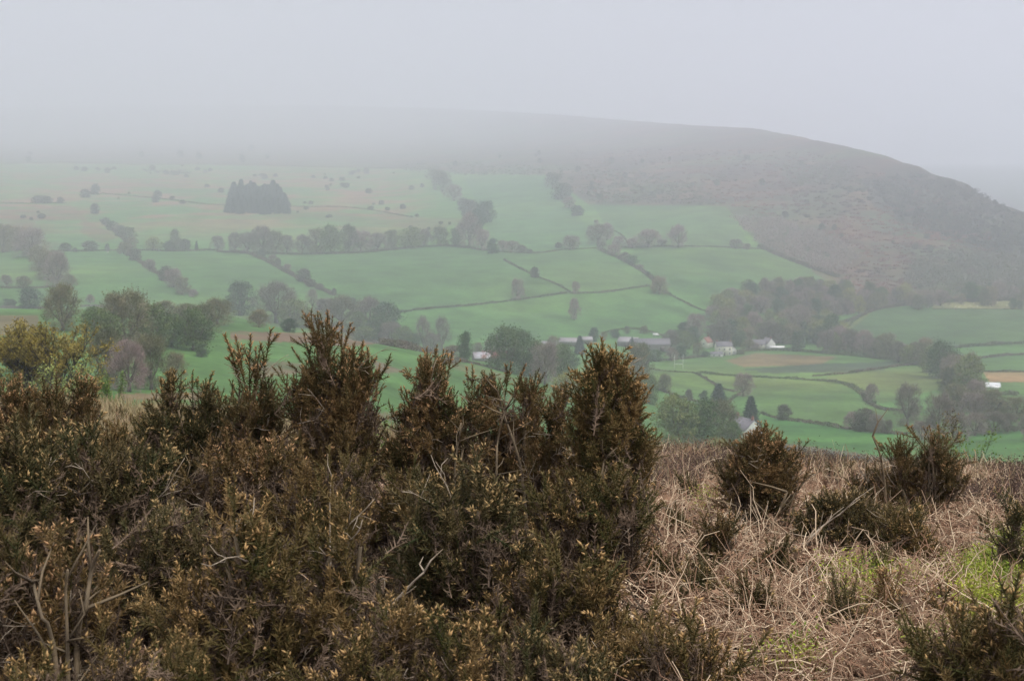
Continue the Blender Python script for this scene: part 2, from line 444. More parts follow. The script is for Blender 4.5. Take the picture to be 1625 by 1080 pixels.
m_land = bpy.data.materials.new('land'); m_land.use_nodes = True
t = m_land.node_tree; b = t.nodes['Principled BSDF']; b.inputs['Roughness'].default_value = 0.95
b.inputs['Specular IOR Level'].default_value = 0.1
a = t.nodes.new('ShaderNodeAttribute'); a.attribute_name = 'cover'
geo = t.nodes.new('ShaderNodeNewGeometry')
n = t.nodes.new('ShaderNodeTexNoise'); n.inputs['Scale'].default_value = 0.35; n.inputs['Detail'].default_value = 8.0
t.links.new(geo.outputs['Position'], n.inputs['Vector'])
mr = t.nodes.new('ShaderNodeMapRange'); mr.inputs[1].default_value = 0.3; mr.inputs[2].default_value = 0.7; mr.inputs[3].default_value = 0.78; mr.inputs[4].default_value = 1.22
t.links.new(n.outputs['Fac'], mr.inputs[0])
vm = t.nodes.new('ShaderNodeVectorMath'); vm.operation = 'SCALE'
n2_ = t.nodes.new('ShaderNodeTexNoise'); n2_.inputs['Scale'].default_value = 0.03; n2_.inputs['Detail'].default_value = 7.0
n2_.inputs['Roughness'].default_value = 0.65
t.links.new(geo.outputs['Position'], n2_.inputs['Vector'])
mr2_ = t.nodes.new('ShaderNodeMapRange'); mr2_.inputs[1].default_value = 0.35; mr2_.inputs[2].default_value = 0.65; mr2_.inputs[3].default_value = 0.66; mr2_.inputs[4].default_value = 1.25
t.links.new(n2_.outputs['Fac'], mr2_.inputs[0])
mm_ = t.nodes.new('ShaderNodeMath'); mm_.operation = 'MULTIPLY'
t.links.new(mr.outputs[0], mm_.inputs[0]); t.links.new(mr2_.outputs[0], mm_.inputs[1])
t.links.new(a.outputs['Color'], vm.inputs[0]); t.links.new(mm_.outputs[0], vm.inputs['Scale'])
t.links.new(vm.outputs[0], b.inputs['Base Color'])

nA, nR = len(AZ), len(RR)
i, j = np.meshgrid(np.arange(nA - 1), np.arange(nR - 1), indexing='ij')
q = np.stack([i * nR + j, i * nR + j + 1, (i + 1) * nR + j + 1, (i + 1) * nR + j], -1).reshape(-1, 4)
cv = np.array([[0, 0, -1.62]])
Vt = np.concatenate([np.stack([GX, GY, HG], -1).reshape(-1, 3), cv])
ii = np.arange(nA - 1)
tri = np.stack([np.full(nA - 1, nA * nR), ii * nR, (ii + 1) * nR], -1)
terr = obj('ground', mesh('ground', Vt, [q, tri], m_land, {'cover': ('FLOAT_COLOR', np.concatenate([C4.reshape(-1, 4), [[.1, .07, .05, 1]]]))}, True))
tag(terr, 'valley of green pastures under a brown moorland hill, seen from a heath', 'ground', kind='structure')

# ------------------------------------------------------------------ haze
hb_ = MB(); zlo, zhi = float(HG.min()) - 1.0, float(HG.max()) + 40
hb_.box(-17700, 17700, -17700, 17700, zlo, zhi)
m_haze = bpy.data.materials.new('haze'); m_haze.use_nodes = True
t = m_haze.node_tree; t.nodes.clear()
o_ = t.nodes.new('ShaderNodeOutputMaterial'); pv = t.nodes.new('ShaderNodeVolumePrincipled')
pv.inputs['Color'].default_value = (0.925, 0.942, 1.0, 1); pv.inputs['Density'].default_value = HAZE_DENSITY
pv.inputs['Anisotropy'].default_value = 0.5
t.links.new(pv.outputs[0], o_.inputs['Volume'])
tag(hb_.build('haze', m_haze), 'pale blue-grey mist filling the valley air', 'haze', kind='stuff')

# ------------------------------------------------------------------ far trees
def rdir(rs, n):
    v = rs.normal(size=(n, 3)); return v / np.linalg.norm(v, axis=1)[:, None]
def leaves(rs, P, size, aspect=0.6):
    n = len(P); a = rdir(rs, n); b = np.cross(a, rdir(rs, n)); b /= np.linalg.norm(b, axis=1)[:, None] + 1e-9
    s = size * (0.6 + 0.8 * rs.rand(n))[:, None]
    V = np.stack([P - a * s, P + b * s * aspect, P + a * s, P - b * s * aspect], 1).reshape(-1, 3)
    return V, np.arange(4 * n).reshape(-1, 4)
def twigs(rs, P, D, L, wd):
    n = len(P); s = np.cross(D, rdir(rs, n)); s /= np.linalg.norm(s, axis=1)[:, None] + 1e-9
    L = (L * (0.6 + 0.8 * rs.rand(n)))[:, None]
    V = np.stack([P - s * wd, P + s * wd, P + D * L], 1).reshape(-1, 3)
    return V, np.arange(3 * n).reshape(-1, 3)

def make_tree_data(seed, mat, kind='broad', nleaf=3600, ntwig=2600, lsize=0.02, low=0.16):
    """crown of diameter 1 and height 1, standing at the origin"""
    rs = np.random.RandomState(seed); rd = random.Random(seed)
    tr = MB(); cr = MB()
    if kind == 'conifer':
        tr.tube([(0, 0, 0), (0.01, 0, 0.5), (0, 0, 0.97)], [0.03, 0.018, 0.003], 6)
        n = nleaf; z = 0.04 + 0.95 * rs.rand(n) ** 1.35 ; th = rs.rand(n) * 6.283
        tier = 0.80 + 0.20 * np.cos(z * 85 + rs.rand(n) * 1.2)
        az = 0.82 + 0.18 * np.sin(th * 5 + z * 20)
        rad = 0.5 * np.clip((1 - z) ** 0.62, 0, 1) * np.clip(z / 0.18, 0.62, 1) * tier * az * np.sqrt(0.35 + 0.65 * rs.rand(n))
        P = np.stack([rad * np.cos(th), rad * np.sin(th), z - rad * 0.12], 1)
        V, Fc = leaves(rs, P, lsize); cr.add(V, Fc)
        D = np.stack([np.cos(th), np.sin(th), 0.1 + 0 * th], 1)[:ntwig]; D /= np.linalg.norm(D, axis=1)[:, None]
        V, Fc = twigs(rs, P[:ntwig], D, 0.07, 0.008); cr.add(V, Fc)
        return tr, cr
    # limbs
    nl = rd.randint(5, 7); tips = []
    fork = 0.22 if kind != 'shrub' else 0.05
    trunk_r = 0.035 if kind != 'shrub' else 0.025
    tr.tube([(0, 0, 0), (rd.uniform(-.02, .02), rd.uniform(-.02, .02), fork * 0.6), (0, 0, fork)], [trunk_r * 1.3, trunk_r, trunk_r * .85], 7)
    for k in range(nl):
        th = 6.283 * (k + rd.random() * .6) / nl; sp = rd.uniform(0.16, 0.34); h = rd.uniform(0.62, 0.92)
        if k == 0: sp = 0.04; h = 0.95
        p0 = np.array([0, 0, fork * rd.uniform(.75, 1.0)]); p3 = np.array([math.cos(th) * sp, math.sin(th) * sp, h])
        p1 = p0 + (p3 - p0) * 0.35 + np.array([math.cos(th), math.sin(th), 0]) * 0.05; p2 = p0 + (p3 - p0) * 0.7 + np.array([math.cos(th), math.sin(th), 0]) * 0.05
        tr.tube([p0, p1, p2, p3], [trunk_r * .6, trunk_r * .42, trunk_r * .25, trunk_r * .08], 5)
        for q_ in range(4):
            s0 = p0 + (p3 - p0) * rd.uniform(.3, .85); th2 = th + rd.uniform(-1.3, 1.3)
            e = s0 + np.array([math.cos(th2) * rd.uniform(.1, .2), math.sin(th2) * rd.uniform(.1, .2), rd.uniform(.04, .2)])
            tr.tube([s0, (s0 + e) / 2 + np.array([0, 0, .015]), e], [trunk_r * .25, trunk_r * .16, trunk_r * .05], 4); tips.append(e)
    # clumps through the crown volume, uneven outline
    nc = 110; c = rdir(rs, nc) * (rs.rand(nc) ** 0.40)[:, None]
    lob = 0.82 + 0.25 * np.sin(3 * np.arctan2(c[:, 1], c[:, 0]) + seed) * np.cos(2.5 * c[:, 2] + seed)
    z_ = low + (0.96 - low) * rs.rand(nc) ** .85; th_ = rs.rand(nc) * 6.283; pk = rs.uniform(.32, .5)
    pf = np.sqrt(np.clip(1 - np.clip((z_ - pk) / (1 - pk), 0, 1) ** 2, 0.02, 1)) * (0.72 + .28 * np.clip(z_ / pk, 0, 1))
    rr_ = .45 * pf * np.sqrt(rs.rand(nc)) ** .8 * (0.86 + .2 * np.sin(th_ * 3 + seed))
    c = np.stack([rr_ * np.cos(th_), rr_ * np.sin(th_), z_], 1)
    which = rs.randint(0, nc, nleaf); cs = 0.045 + 0.04 * rs.rand(nc)
    P = c[which] + rs.normal(size=(nleaf, 3)) * cs[which][:, None] * np.array([1, 1, .75])
    if nleaf:
        V, Fc = leaves(rs, P, lsize); cr.add(V, Fc)
    if ntwig:
        which = rs.randint(0, nc, ntwig); D = (c[which] - np.array([0, 0, 0.3])); D /= np.linalg.norm(D, axis=1)[:, None]
        D = D + rdir(rs, ntwig) * 0.55; D /= np.linalg.norm(D, axis=1)[:, None]
        P = c[which] + rs.normal(size=(ntwig, 3)) * 0.05
        V, Fc = twigs(rs, P - D * 0.03, D, 0.085, 0.0034); cr.add(V, Fc)
    return tr, cr

PROTO = {}
def proto(key, mat, n=3, name='tree', **kw):
    PROTO[key] = []
    for k in range(n):
        tr, cr = make_tree_data(sum(map(ord, key)) + 17 * k, mat, **kw)
        tm = mesh('trunk', np.concatenate(tr.V), [np.concatenate(f) for f in tr.F.values()], m_bark)
        cm = mesh('crown', np.concatenate(cr.V), [np.concatenate(f) for f in cr.F.values()], mat)
        PROTO[key].append((name, tm, cm))
proto('bare', m_bare, 4, 'leafless_tree', nleaf=900, ntwig=6500, lsize=0.012, low=.10)
proto('sparse', m_bare, 2, 'leafless_tree', nleaf=250, ntwig=3000, lsize=0.010, low=0.25)
proto('bud', m_bud, 4, 'budding_tree', nleaf=3400, ntwig=4500, lsize=0.015, low=.04)
proto('green', m_green, 3, 'leafy_tree', nleaf=6500, ntwig=500, lsize=0.019, low=0.03)
proto('dark', m_dark, 3, 'leafy_tree', nleaf=6500, ntwig=500, lsize=0.020, low=0.03)
proto('yellow', m_yellow, 2, 'leafy_tree', nleaf=4500, ntwig=1500, lsize=0.017)
proto('shrub', m_scrub, 3, 'shrub', kind='shrub', nleaf=3200, ntwig=1500, lsize=0.03, low=0.0)
proto('conif', m_conif, 2, 'conifer_tree', kind='conifer', nleaf=6500, ntwig=3500, lsize=0.022)
RT = random.Random(5)
def plant(key, px, py, wpx, hpx, label, group=None, cat='tree', rmin=200, rmax=9000, name=None, pos=None):
    x, y, z, r = hit(px, py, rmin, rmax) if pos is None else pos
    m_per = math.hypot(r, z) / F
    nm_, tm, cm = RT.choice(PROTO[key])
    H = hpx * m_per; W = wpx * m_per
    e = empty(name or nm_, (x, y, z - 0.03 * H), RT.uniform(0, 6.28), (W * RT.uniform(.95, 1.08), W * RT.uniform(.95, 1.08), H * 1.03))
    obj('trunk', tm, e); obj('crown', cm, e)
    tag(e, label, cat, group)
    return e

# single, recognisable trees: key, base x, base y, width px, height px, label
SINGLE = [
    ('dark', 380, 500, 54, 52, 'dark green round-headed tree left of a wide brown one on the near pasture crest'),
    ('bare', 438, 512, 84, 62, 'wide brown dome-shaped tree right of the dark green round-headed tree'),
    ('bud', 345, 515, 66, 40, 'flat-topped rusty tree just left of the dark green round-headed tree'),
    ('dark', 459, 527, 31, 21, 'small dark green bush standing alone on the near pasture strip'),
    ('sparse', 496, 492, 26, 34, 'thin pale bare tree behind the tallest gorse tip'),
    ('bare', 586, 518, 62, 46, 'brown rounded tree ending the far stone wall at its left'),
    ('dark', 557, 488, 27, 16, 'small grey-green tree at the head of the brown copse above the pasture'),
    ('green', 641, 552, 40, 34, 'green bushy tree in front of two bare trees beside the pasture'),
    ('sparse', 672, 553, 34, 52, 'left one of the two bare trees with open forks above the gorse'),
    ('sparse', 702, 556, 36, 54, 'right one of the two bare trees with open forks above the gorse'),
    ('green', 738, 574, 30, 48, 'upright green tree just left of the red-roofed barn'),
    ('bare', 821, 475, 27, 33, 'pale bare tree on the upper side of the long stone wall'),
    ('bare', 911, 508, 24, 34, 'lone bare tree in the middle of the pasture below the long wall'),
    ('bare', 913, 466, 16, 20, 'small faint tree where three stone walls meet'),
    ('shrub', 849, 440, 20, 16, 'round thorn bush on the slanting stone wall'),
    ('bud', 1046, 466, 36, 27, 'rounded tree at the right-hand end of the long stone wall'),
    ('bare', 905, 396, 36, 22, 'rounded brown tree on the hedge above the small middle field'),
    ('bud', 100, 524, 72, 68, 'large brown tree standing above the yellow-green tree at the left'),
    ('dark', 48, 489, 40, 30, 'dark green tree on the left-hand wall'),
    ('dark', 14, 487, 26, 12, 'low dark bush at the far left end of the wall'),
    ('dark', 176, 487, 12, 14, 'tiny dark tree beside the wall at the left'),
    ('dark', 320, 566, 24, 20, 'small dark green bush below the bare trees at the left'),
    ('shrub', 151, 339, 18, 15, 'single round bush on the bracken slope at the upper left'),
    ('yellow', 243, 398, 34, 21, 'yellow-green tree in the hedge left of the tree belt'),
    ('sparse', 278, 397, 24, 32, 'tall faint bare tree in the upper hedge'),
    ('conif', 312, 397, 9, 15, 'tiny pointed evergreen in the upper hedge'),
    ('conif', 1140, 652, 46, 44, 'dark pointed conifer behind the near green trees'),
    ('conif', 1191, 680, 44, 52, 'dark rounded conifer beside the white gabled house'),
    ('bud', 1055, 622, 32, 28, 'rounded budding bush beside the curved hedge under the goal posts'),
    ('shrub', 1093, 634, 17, 16, 'small round bush left of the pointed conifer'),
    ('dark', 1117, 640, 19, 20, 'dark small tree touching the left of the pointed conifer'),
    ('bare', 1179, 628, 36, 36, 'bare spreading tree beyond the two dark conifers'),
    ('shrub', 1243, 666, 28, 24, 'lone round bush on the hedge right of the white gabled house'),
    ('bare', 1382, 637, 26, 28, 'brown bush at the bend of the field hedge at right'),
    ('bare', 1440, 675, 52, 64, 'tall bare tree left of the fan-shaped gorse'),
    ('bare', 1490, 700, 60, 74, 'tall bare twiggy tree behind the fan-shaped gorse'),
    ('yellow', 1162, 549, 12, 19, 'bright yellow-green tree behind the cream house'),
    ('yellow', 1175, 548, 20, 22, 'golden tree right of the bright yellow-green one behind the cream house'),
    ('conif', 920, 562, 26, 30, 'dark conifer in front of the pale farm roofs'),
    ('dark', 943, 542, 18, 22, 'dark tree to the right of the pale farm roofs'),
    ('bud', 995, 529, 14, 12, 'pinkish tree left above the barns'),
    ('bud', 1022, 529, 18, 12, 'pinkish tree right above the barns'),
    ('conif', 1003, 556, 12, 22, 'small dark conifer at the end wall of the large stone barn'),
    ('dark', 1607, 490, 14, 16, 'dark round tree on the edge of the sheep field'),
    ('dark', 1618, 490, 12, 12, 'small dark tree at the right edge by the sheep field'),
    ('dark', 1390, 482, 18, 16, 'dark round tree in the hedge left of the sheep'),
    ('green', 1072, 704, 82, 76, 'leftmost dense green tree of the clump before the white gabled house'),
    ('green', 1112, 708, 80, 72, 'middle green tree of the clump before the white gabled house'),
    ('bud', 1146, 702, 70, 66, 'olive tree of the clump nearest the white gabled house'),
    ('green', 1160, 712, 46, 44, 'rounded green tree hiding the left side of the white gabled house'),
    ('green', 1070, 715, 26, 24, 'small bright green bush at the foot of the green clump'),
    ('yellow', 1138, 735, 52, 40, 'low yellowish tree on the near slope below the green clump'),
    ('green', 905, 585, 34, 26, 'fresh green tree left of the cone-shaped gorse'),
    ('yellow', 900, 640, 60, 48, 'light green tree seen between two gorse bushes'),
    ('bud', 1012, 615, 52, 70, 'large olive tree just right of the cone-shaped gorse'),
    ('green', 1030, 640, 40, 44, 'green tree below the olive one at the right of the cone-shaped gorse'),
    ('bare', 865, 610, 60, 66, 'brown tree in the dip before the farmyard'),
]
for s in SINGLE: plant(*s)
GROUPS = [  # key(s), label, group, list of (x, base y, w, h)
    (['bud', 'bare', 'bud', 'green'], 'brownish spring tree in the near wood at the left above the gorse', 'trees of the near left wood',
     [(160, 560, 66, 66), (200, 560, 74, 76), (240, 555, 66, 70), (275, 550, 60, 62), (305, 556, 52, 58), (170, 615, 60, 74), (205, 622, 66, 78), (240, 618, 62, 76),
      (280, 600, 44, 44), (185, 505, 60, 30), (225, 503, 52, 28), (262, 505, 54, 30), (300, 512, 50, 26), (325, 540, 44, 44), (150, 530, 50, 50)]),
    (['bare', 'bud', 'bare', 'green'], 'tree in the long belt above the wide middle pasture', 'trees of the long belt',
     [(345, 398, 30, 26), (372, 400, 36, 38), (395, 402, 32, 30), (415, 401, 34, 34), (436, 401, 34, 34), (458, 401, 32, 34), (480, 402, 36, 36), (505, 401, 34, 34), (528, 401, 34, 40),
      (552, 400, 34, 34), (575, 399, 34, 30), (600, 398, 36, 32), (625, 396, 34, 32), (650, 394, 34, 30), (675, 392, 34, 30), (700, 391, 30, 30), (722, 390, 32, 34)]),
    (['dark', 'bare'], 'dark tree at the right end of the long belt above the wide pasture', 'dark trees ending the long belt',
     [(742, 392, 36, 44), (765, 398, 36, 42), (780, 402, 24, 26), (755, 370, 30, 30), (770, 352, 30, 30)]),
    (['bare', 'shrub', 'bud'], 'hedgerow tree on the diagonal hedge between the two left pastures', 'trees of the left diagonal hedge',
     [(168, 356, 18, 12), (180, 366, 22, 16), (190, 374, 24, 18), (202, 384, 26, 22), (210, 394, 24, 20), (198, 404, 24, 16), (212, 412, 24, 18), (240, 430, 22, 18), (262, 445, 28, 24), (277, 455, 28, 26), (292, 466, 28, 24), (308, 472, 16, 14)]),
    (['shrub', 'bare'], 'small tree on the diagonal hedge leading down from the tree belt', 'trees of the middle diagonal hedge',
     [(415, 408, 18, 14), (430, 416, 18, 14), (442, 422, 14, 14), (455, 430, 18, 14), (482, 446, 20, 16), (495, 454, 18, 12), (510, 460, 14, 10), (530, 468, 8, 8)]),
    (['bare', 'bud'], 'grey-brown tree in the copse at the left edge of the far slope', 'trees of the far left copse',
     [(5, 400, 50, 52), (30, 398, 46, 44), (60, 430, 50, 46), (78, 445, 46, 50), (92, 455, 36, 44), (50, 408, 40, 36), (12, 455, 26, 22), (35, 456, 24, 16), (112, 458, 24, 22), (140, 480, 20, 16), (-15, 402, 40, 48)]),
    (['shrub'], 'low bush in the hedge above the left pastures', 'bushes of the upper left hedge',
     [(104, 399, 22, 14), (140, 399, 24, 14), (172, 399, 10, 14), (120, 399, 12, 8), (60, 323, 20, 10), (95, 322, 14, 12), (75, 323, 16, 10), (138, 313, 22, 14), (152, 309, 16, 16), (248, 315, 16, 12), (292, 396, 24, 14), (268, 399, 22, 16)]),
    (['bare', 'dark', 'bare'], 'tree in the cluster on the slanting hedge right of the small middle field', 'trees of the right slanting hedge',
     [(950, 388, 30, 26), (965, 382, 34, 30), (980, 392, 28, 22), (955, 398, 26, 18), (975, 405, 26, 18), (992, 412, 24, 16), (1005, 420, 20, 14), (1015, 428, 16, 10), (1030, 438, 12, 8)]),
    (['bare'], 'rounded tree on the straight hedge below the upper right pasture', 'trees of the upper right hedge',
     [(1028, 392, 38, 26), (1075, 392, 30, 28), (1003, 393, 20, 12), (1165, 394, 20, 12), (1185, 395, 20, 12), (1050, 391, 16, 9)]),
    (['bare', 'shrub'], 'low tree on the hedge above the small middle field', 'trees of the small middle field hedge',
     [(795, 398, 22, 18), (812, 399, 22, 16), (828, 400, 18, 12), (843, 401, 16, 8), (885, 394, 16, 10)]),
    (['shrub', 'bare'], 'faint bush on the hedge climbing beside the steep upper pasture', 'bushes beside the steep pasture',
     [(690, 290, 34, 20), (705, 304, 30, 24), (718, 318, 26, 20), (735, 332, 30, 22), (748, 342, 26, 22), (760, 352, 24, 18), (878, 298, 30, 20), (892, 315, 30, 20), (905, 330, 28, 22), (915, 342, 24, 16), (945, 356, 8, 6)]),
    (['bare', 'bud', 'green', 'bare', 'bud', 'yellow', 'dark'], 'tree in the mixed spring wood below the bracken hillside', 'trees of the valley wood', None),
    (['bare', 'bare', 'bud', 'bud', 'green'], 'tree in the broad belt along the stream at right', 'trees of the stream belt',
     [(1312, 560, 34, 40), (1330, 556, 34, 38), (1350, 560, 34, 40), (1370, 562, 32, 34), (1388, 566, 32, 34), (1405, 570, 34, 36), (1425, 574, 32, 34), (1443, 578, 34, 38), (1462, 580, 34, 40), (1478, 590, 36, 40),
      (1495, 600, 42, 46), (1512, 608, 44, 48), (1528, 618, 46, 52), (1538, 624, 34, 48), (1505, 622, 40, 42), (1530, 640, 46, 46), (1548, 648, 34, 34), (1515, 655, 44, 42), (1545, 665, 46, 40), (1570, 662, 36, 34), (1590, 662, 36, 28), (1612, 664, 34, 26)]),
    (['bud', 'bare', 'green'], 'tree among the low farm copse between the barn and the gorse', 'trees of the farm copse',
     [(805, 590, 50, 58), (830, 596, 54, 64), (850, 584, 44, 54), (872, 590, 40, 50), (890, 600, 40, 44), (790, 572, 30, 34), (775, 556, 24, 20), (818, 566, 40, 36), (758, 560, 26, 20), (880, 560, 26, 26)]),
    (['bare', 'green', 'bud'], 'tree in the copse running down beside the near pasture', 'trees of the pasture-side copse',
     [(410, 520, 40, 30), (470, 518, 44, 34), (520, 510, 36, 34), (545, 517, 44, 38), (565, 523, 40, 36), (600, 538, 44, 36), (620, 545, 38, 34), (660, 552, 30, 26), (580, 540, 34, 22), (615, 530, 40, 40), (688, 560, 34, 28), (715, 568, 26, 20), (495, 520, 36, 24)]),
    (['green', 'bud', 'bare', 'dark'], 'tree beside the scattered houses of the hamlet', 'trees of the hamlet',
     [(960, 540, 18, 18), (975, 536, 16, 14), (1062, 556, 26, 26), (1075, 548, 24, 24), (1088, 552, 26, 30), (1098, 545, 26, 34), (1108, 562, 22, 22), (1128, 540, 26, 26), (1143, 543, 26, 20), (1065, 572, 24, 20), (1080, 566, 20, 16),
      (1022, 580, 26, 26), (1040, 574, 30, 20), (1188, 556, 26, 20), (1200, 556, 22, 14), (1175, 562, 20, 10), (1105, 535, 26, 30), (1085, 530, 26, 24), (1150, 538, 24, 22), (1190, 545, 24, 24), (1205, 540, 24, 30), (1225, 540, 26, 26), (1120, 566, 16, 10), (1015, 596, 30, 40)]),
    (['bare', 'shrub', 'bare'], 'bush of the thicket on the hedge behind the right-hand gorse', 'thicket bushes behind the right gorse',
     [(1352, 682, 30, 24), (1372, 684, 32, 28), (1390, 686, 30, 26), (1408, 687, 26, 24), (1550, 690, 40, 34), (1575, 688, 36, 30), (1600, 684, 30, 24), (1622, 684, 26, 22), (1630, 700, 30, 30), (1520, 700, 40, 40), (1460, 698, 40, 36)]),
]
for ks, label, group, lst in GROUPS:
    if lst is None:
        lst = []
        P = [(1128, 500), (1165, 470), (1250, 455), (1330, 452), (1370, 470), (1470, 478), (1625, 464), (1640, 478), (1470, 488), (1400, 486), (1300, 530), (1370, 545), (1300, 556), (1140, 545)]
        rr = random.Random(9)
        tries = 0
        while len(lst) < 125 and tries < 6000:
            tries += 1
            x_, y_ = rr.uniform(1128, 1640), rr.uniform(455, 556)
            if not bool(inpoly(np.array([x_]), np.array([y_]), P)[0]): continue
            if any(abs(x_ - q[0]) < 9.5 and abs(y_ - q[1]) < 6 for q in lst): continue
            s_ = np.interp(y_, [455, 550], [18, 34])
            lst.append((x_, y_ + 4, s_ * rr.uniform(.8, 1.2), s_ * rr.uniform(.85, 1.2)))
    if 'stream' in group: lst = lst + [(a_ + 8, b_ - 1, c_ * .9, d_ * .85) for a_, b_, c_, d_ in lst if a_ < 1535]
    for (x_, y_, w_, h_) in lst:
        q_ = RT.choice((.80, .9, 1.0, 1.1, 1.24))
        plant(RT.choice(ks), x_ + RT.uniform(-3, 3), y_ + RT.uniform(-1, 1), w_ * q_ * RT.uniform(1.0, 1.3), h_ * q_, label, group)
# conifer plantation on the upper slope
rr = random.Random(3); pl = []
for row, by in enumerate((337, 331, 325, 319, 313)):
    x_ = 362 + row * 2
    while x_ < 458 - row * 3:
        pl.append((x_ + rr.uniform(-2, 2), by + (x_ - 360) * 0.02 + rr.uniform(-2.5, 2.5))); x_ += 7.0
for x_, y_ in pl:
    edge = min(1, 0.5 + min(x_ - 356, 462 - x_) / 40)
    plant('conif', x_, y_, 24 * rr.uniform(.8, 1.2), 27 * edge * rr.uniform(.7, 1.08), 'dark conifer in the square plantation on the upper slope', 'conifers of the plantation')
# scattered thorn bushes on the moor
rr = random.Random(11); k = 0
while k < 60:
    x_ = rr.uniform(20, 1480); y_ = rr.uniform(222, 400)
    if not bool(inpoly(np.array([x_]), np.array([y_]), [(0, 240), (500, 235), (1200, 235), (1350, 270), (1560, 420), (1460, 440), (1350, 400), (1200, 350), (1100, 322), (930, 320), (700, 265), (0, 258)])[0]): continue
    s_ = rr.uniform(5, 13)
    plant('shrub', x_, y_, s_, s_ * rr.uniform(.6, .9), 'small dark thorn bush dotted on the open moor slope', 'thorn bushes on the moor', 'bush', rmin=1300, name='thorn_bush'); k += 1

rr = random.Random(21); k = 0
while k < 70:
    cx_, cy_ = rr.choice([(130, 268), (170, 272), (260, 275), (320, 272), (480, 285), (540, 300), (600, 330), (640, 300), (660, 335), (180, 312), (300, 322), (480, 332), (60, 345), (420, 280), (520, 345), (690, 360), (560, 278), (350, 300)])
    x_ = cx_ + rr.gauss(0, 22); y_ = cy_ + rr.gauss(0, 4)
    if y_ < 264: continue
    s_ = rr.uniform(4, 11)
    plant('shrub', x_, y_, s_ * 1.3, s_ * rr.uniform(.5, .85), 'small grey-green bush dotted over the rough brown pasture at the upper left', 'bushes of the rough upper pasture', 'bush', rmin=1300, name='thorn_bush'); k += 1

# woods far away that read as one mass
def wood(name, label, P, n, hrange, mat, seed, rmin=1250, per=40, size=0.8, wide=1.0):
    rs = np.random.RandomState(seed); P = np.array(P, float); mb = MB(); c = 0; t_ = 0; n = int(n * 1.7)
    x0, y0 = P.min(0); x1, y1 = P.max(0)
    allP = []
    while c < n and t_ < n * 30:
        t_ += 1
        x_, y_ = rs.uniform(x0, x1), rs.uniform(y0, y1)
        if not bool(inpoly(np.array([x_]), np.array([y_]), P)[0]): continue
        x, y, z, r = hit(x_, y_, rmin)
        h = rs.uniform(*hrange); wd = h * rs.uniform(.5, 1.1) * wide
        d = rdir(rs, per) * (rs.rand(per) ** .4)[:, None]
        allP.append(np.array([x, y, z + h * .45]) + d * np.array([wd, wd, h * .52])); c += 1
    allP = np.concatenate(allP)
    V, Fc = leaves(rs, allP, size); mb.add(V, Fc)
    return tag(mb.build(name, mat), label, 'wood', kind='stuff')
wood('hillside_wood', 'bare brown wood on the lower slope beside the steep right pastures',
     [(1160, 345), (1240, 350), (1330, 385), (1365, 410), (1320, 438), (1260, 415), (1205, 385)], 230, (6, 10), m_bare, 1, per=70)
wood('dark_hillside_wood', 'dark wood below the rounded right shoulder of the hill',
     [(1370, 292), (1450, 275), (1530, 296), (1620, 340), (1700, 400), (1640, 420), (1520, 385), (1430, 350)], 420, (4, 8), M('dark_wood', (0.05, 0.056, 0.045), var=(0.085, 0.075, 0.06), scale=0.02), 2, per=70)
wood('foot_wood', 'grey-green wood at the foot of the right-hand hillside',
     [(1450, 420), (1520, 400), (1700, 420), (1700, 465), (1500, 470), (1440, 455)], 230, (8, 14), m_scrub, 3, per=80)
m_heath = M('mottled_heath', (0.038, 0.036, 0.032), var=(0.23, 0.098, 0.078), scale=0.007)
wood('heath_scrub', 'mottled red-brown bracken and scrub covering the right-hand hill slope',
     [(900, 240), (1150, 235), (1320, 245), (1450, 290), (1560, 350), (1600, 420), (1450, 462), (1330, 462), (1335, 430), (1380, 410), (1330, 380), (1240, 345), (1160, 330), (1120, 322), (940, 320)], 900, (1.2, 2.6), m_heath, 14, wide=3.2, per=42, size=0.9)
wood('upper_scrub', 'dark scrub high on the right of the hill',
     [(1238, 262), (1340, 262), (1372, 290), (1260, 294)], 150, (2, 4), m_scrub, 4, wide=1.8)
wood('gully_scrub', 'scattered scrub above the upper right pasture',
     [(880, 262), (1010, 270), (1120, 300), (1150, 326), (935, 322)], 190, (2.5, 4.5), m_scrub, 5, wide=1.9)
wood('moor_edge_scrub', 'scrub along the moor edge above the steep pasture',
     [(640, 262), (740, 258), (870, 266), (870, 279), (735, 278), (640, 272)], 150, (3, 5.5), m_scrub, 6, wide=1.6)
wood('bank_scrub', 'low line of scrub on the bank at the upper left',
     [(225, 270), (300, 270), (310, 277), (240, 277)], 50, (4, 6), m_scrub, 7)

# ------------------------------------------------------------------ hedges and walls
def catmull(P, step=6.0):
    P = [np.array(p, float) for p in P]; out_ = []
    Q = [2 * P[0] - P[1]] + P + [2 * P[-1] - P[-2]]
    for i in range(1, len(Q) - 2):
        n = max(2, int(np.linalg.norm(Q[i + 1] - Q[i]) / step))
        for t_ in np.arange(n) / n:
            a, b_, c_, d = Q[i - 1], Q[i], Q[i + 1], Q[i + 2]
            out_.append(0.5 * (2 * b_ + (c_ - a) * t_ + (2 * a - 5 * b_ + 4 * c_ - d) * t_ ** 2 + (3 * b_ - a - 3 * c_ + d) * t_ ** 3))
    out_.append(P[-1]); return np.array(out_)
def ground_line(P, rmin=200):
    pts = []
    for p in catmull(P, 5.0):
        x, y, z, r = hit(p[0], p[1], rmin); pts.append((x, y))
    pts = np.array(pts)
    # resample in world space
    d = np.concatenate([[0], np.cumsum(np.hypot(*np.diff(pts, axis=0).T))])
    return pts, d
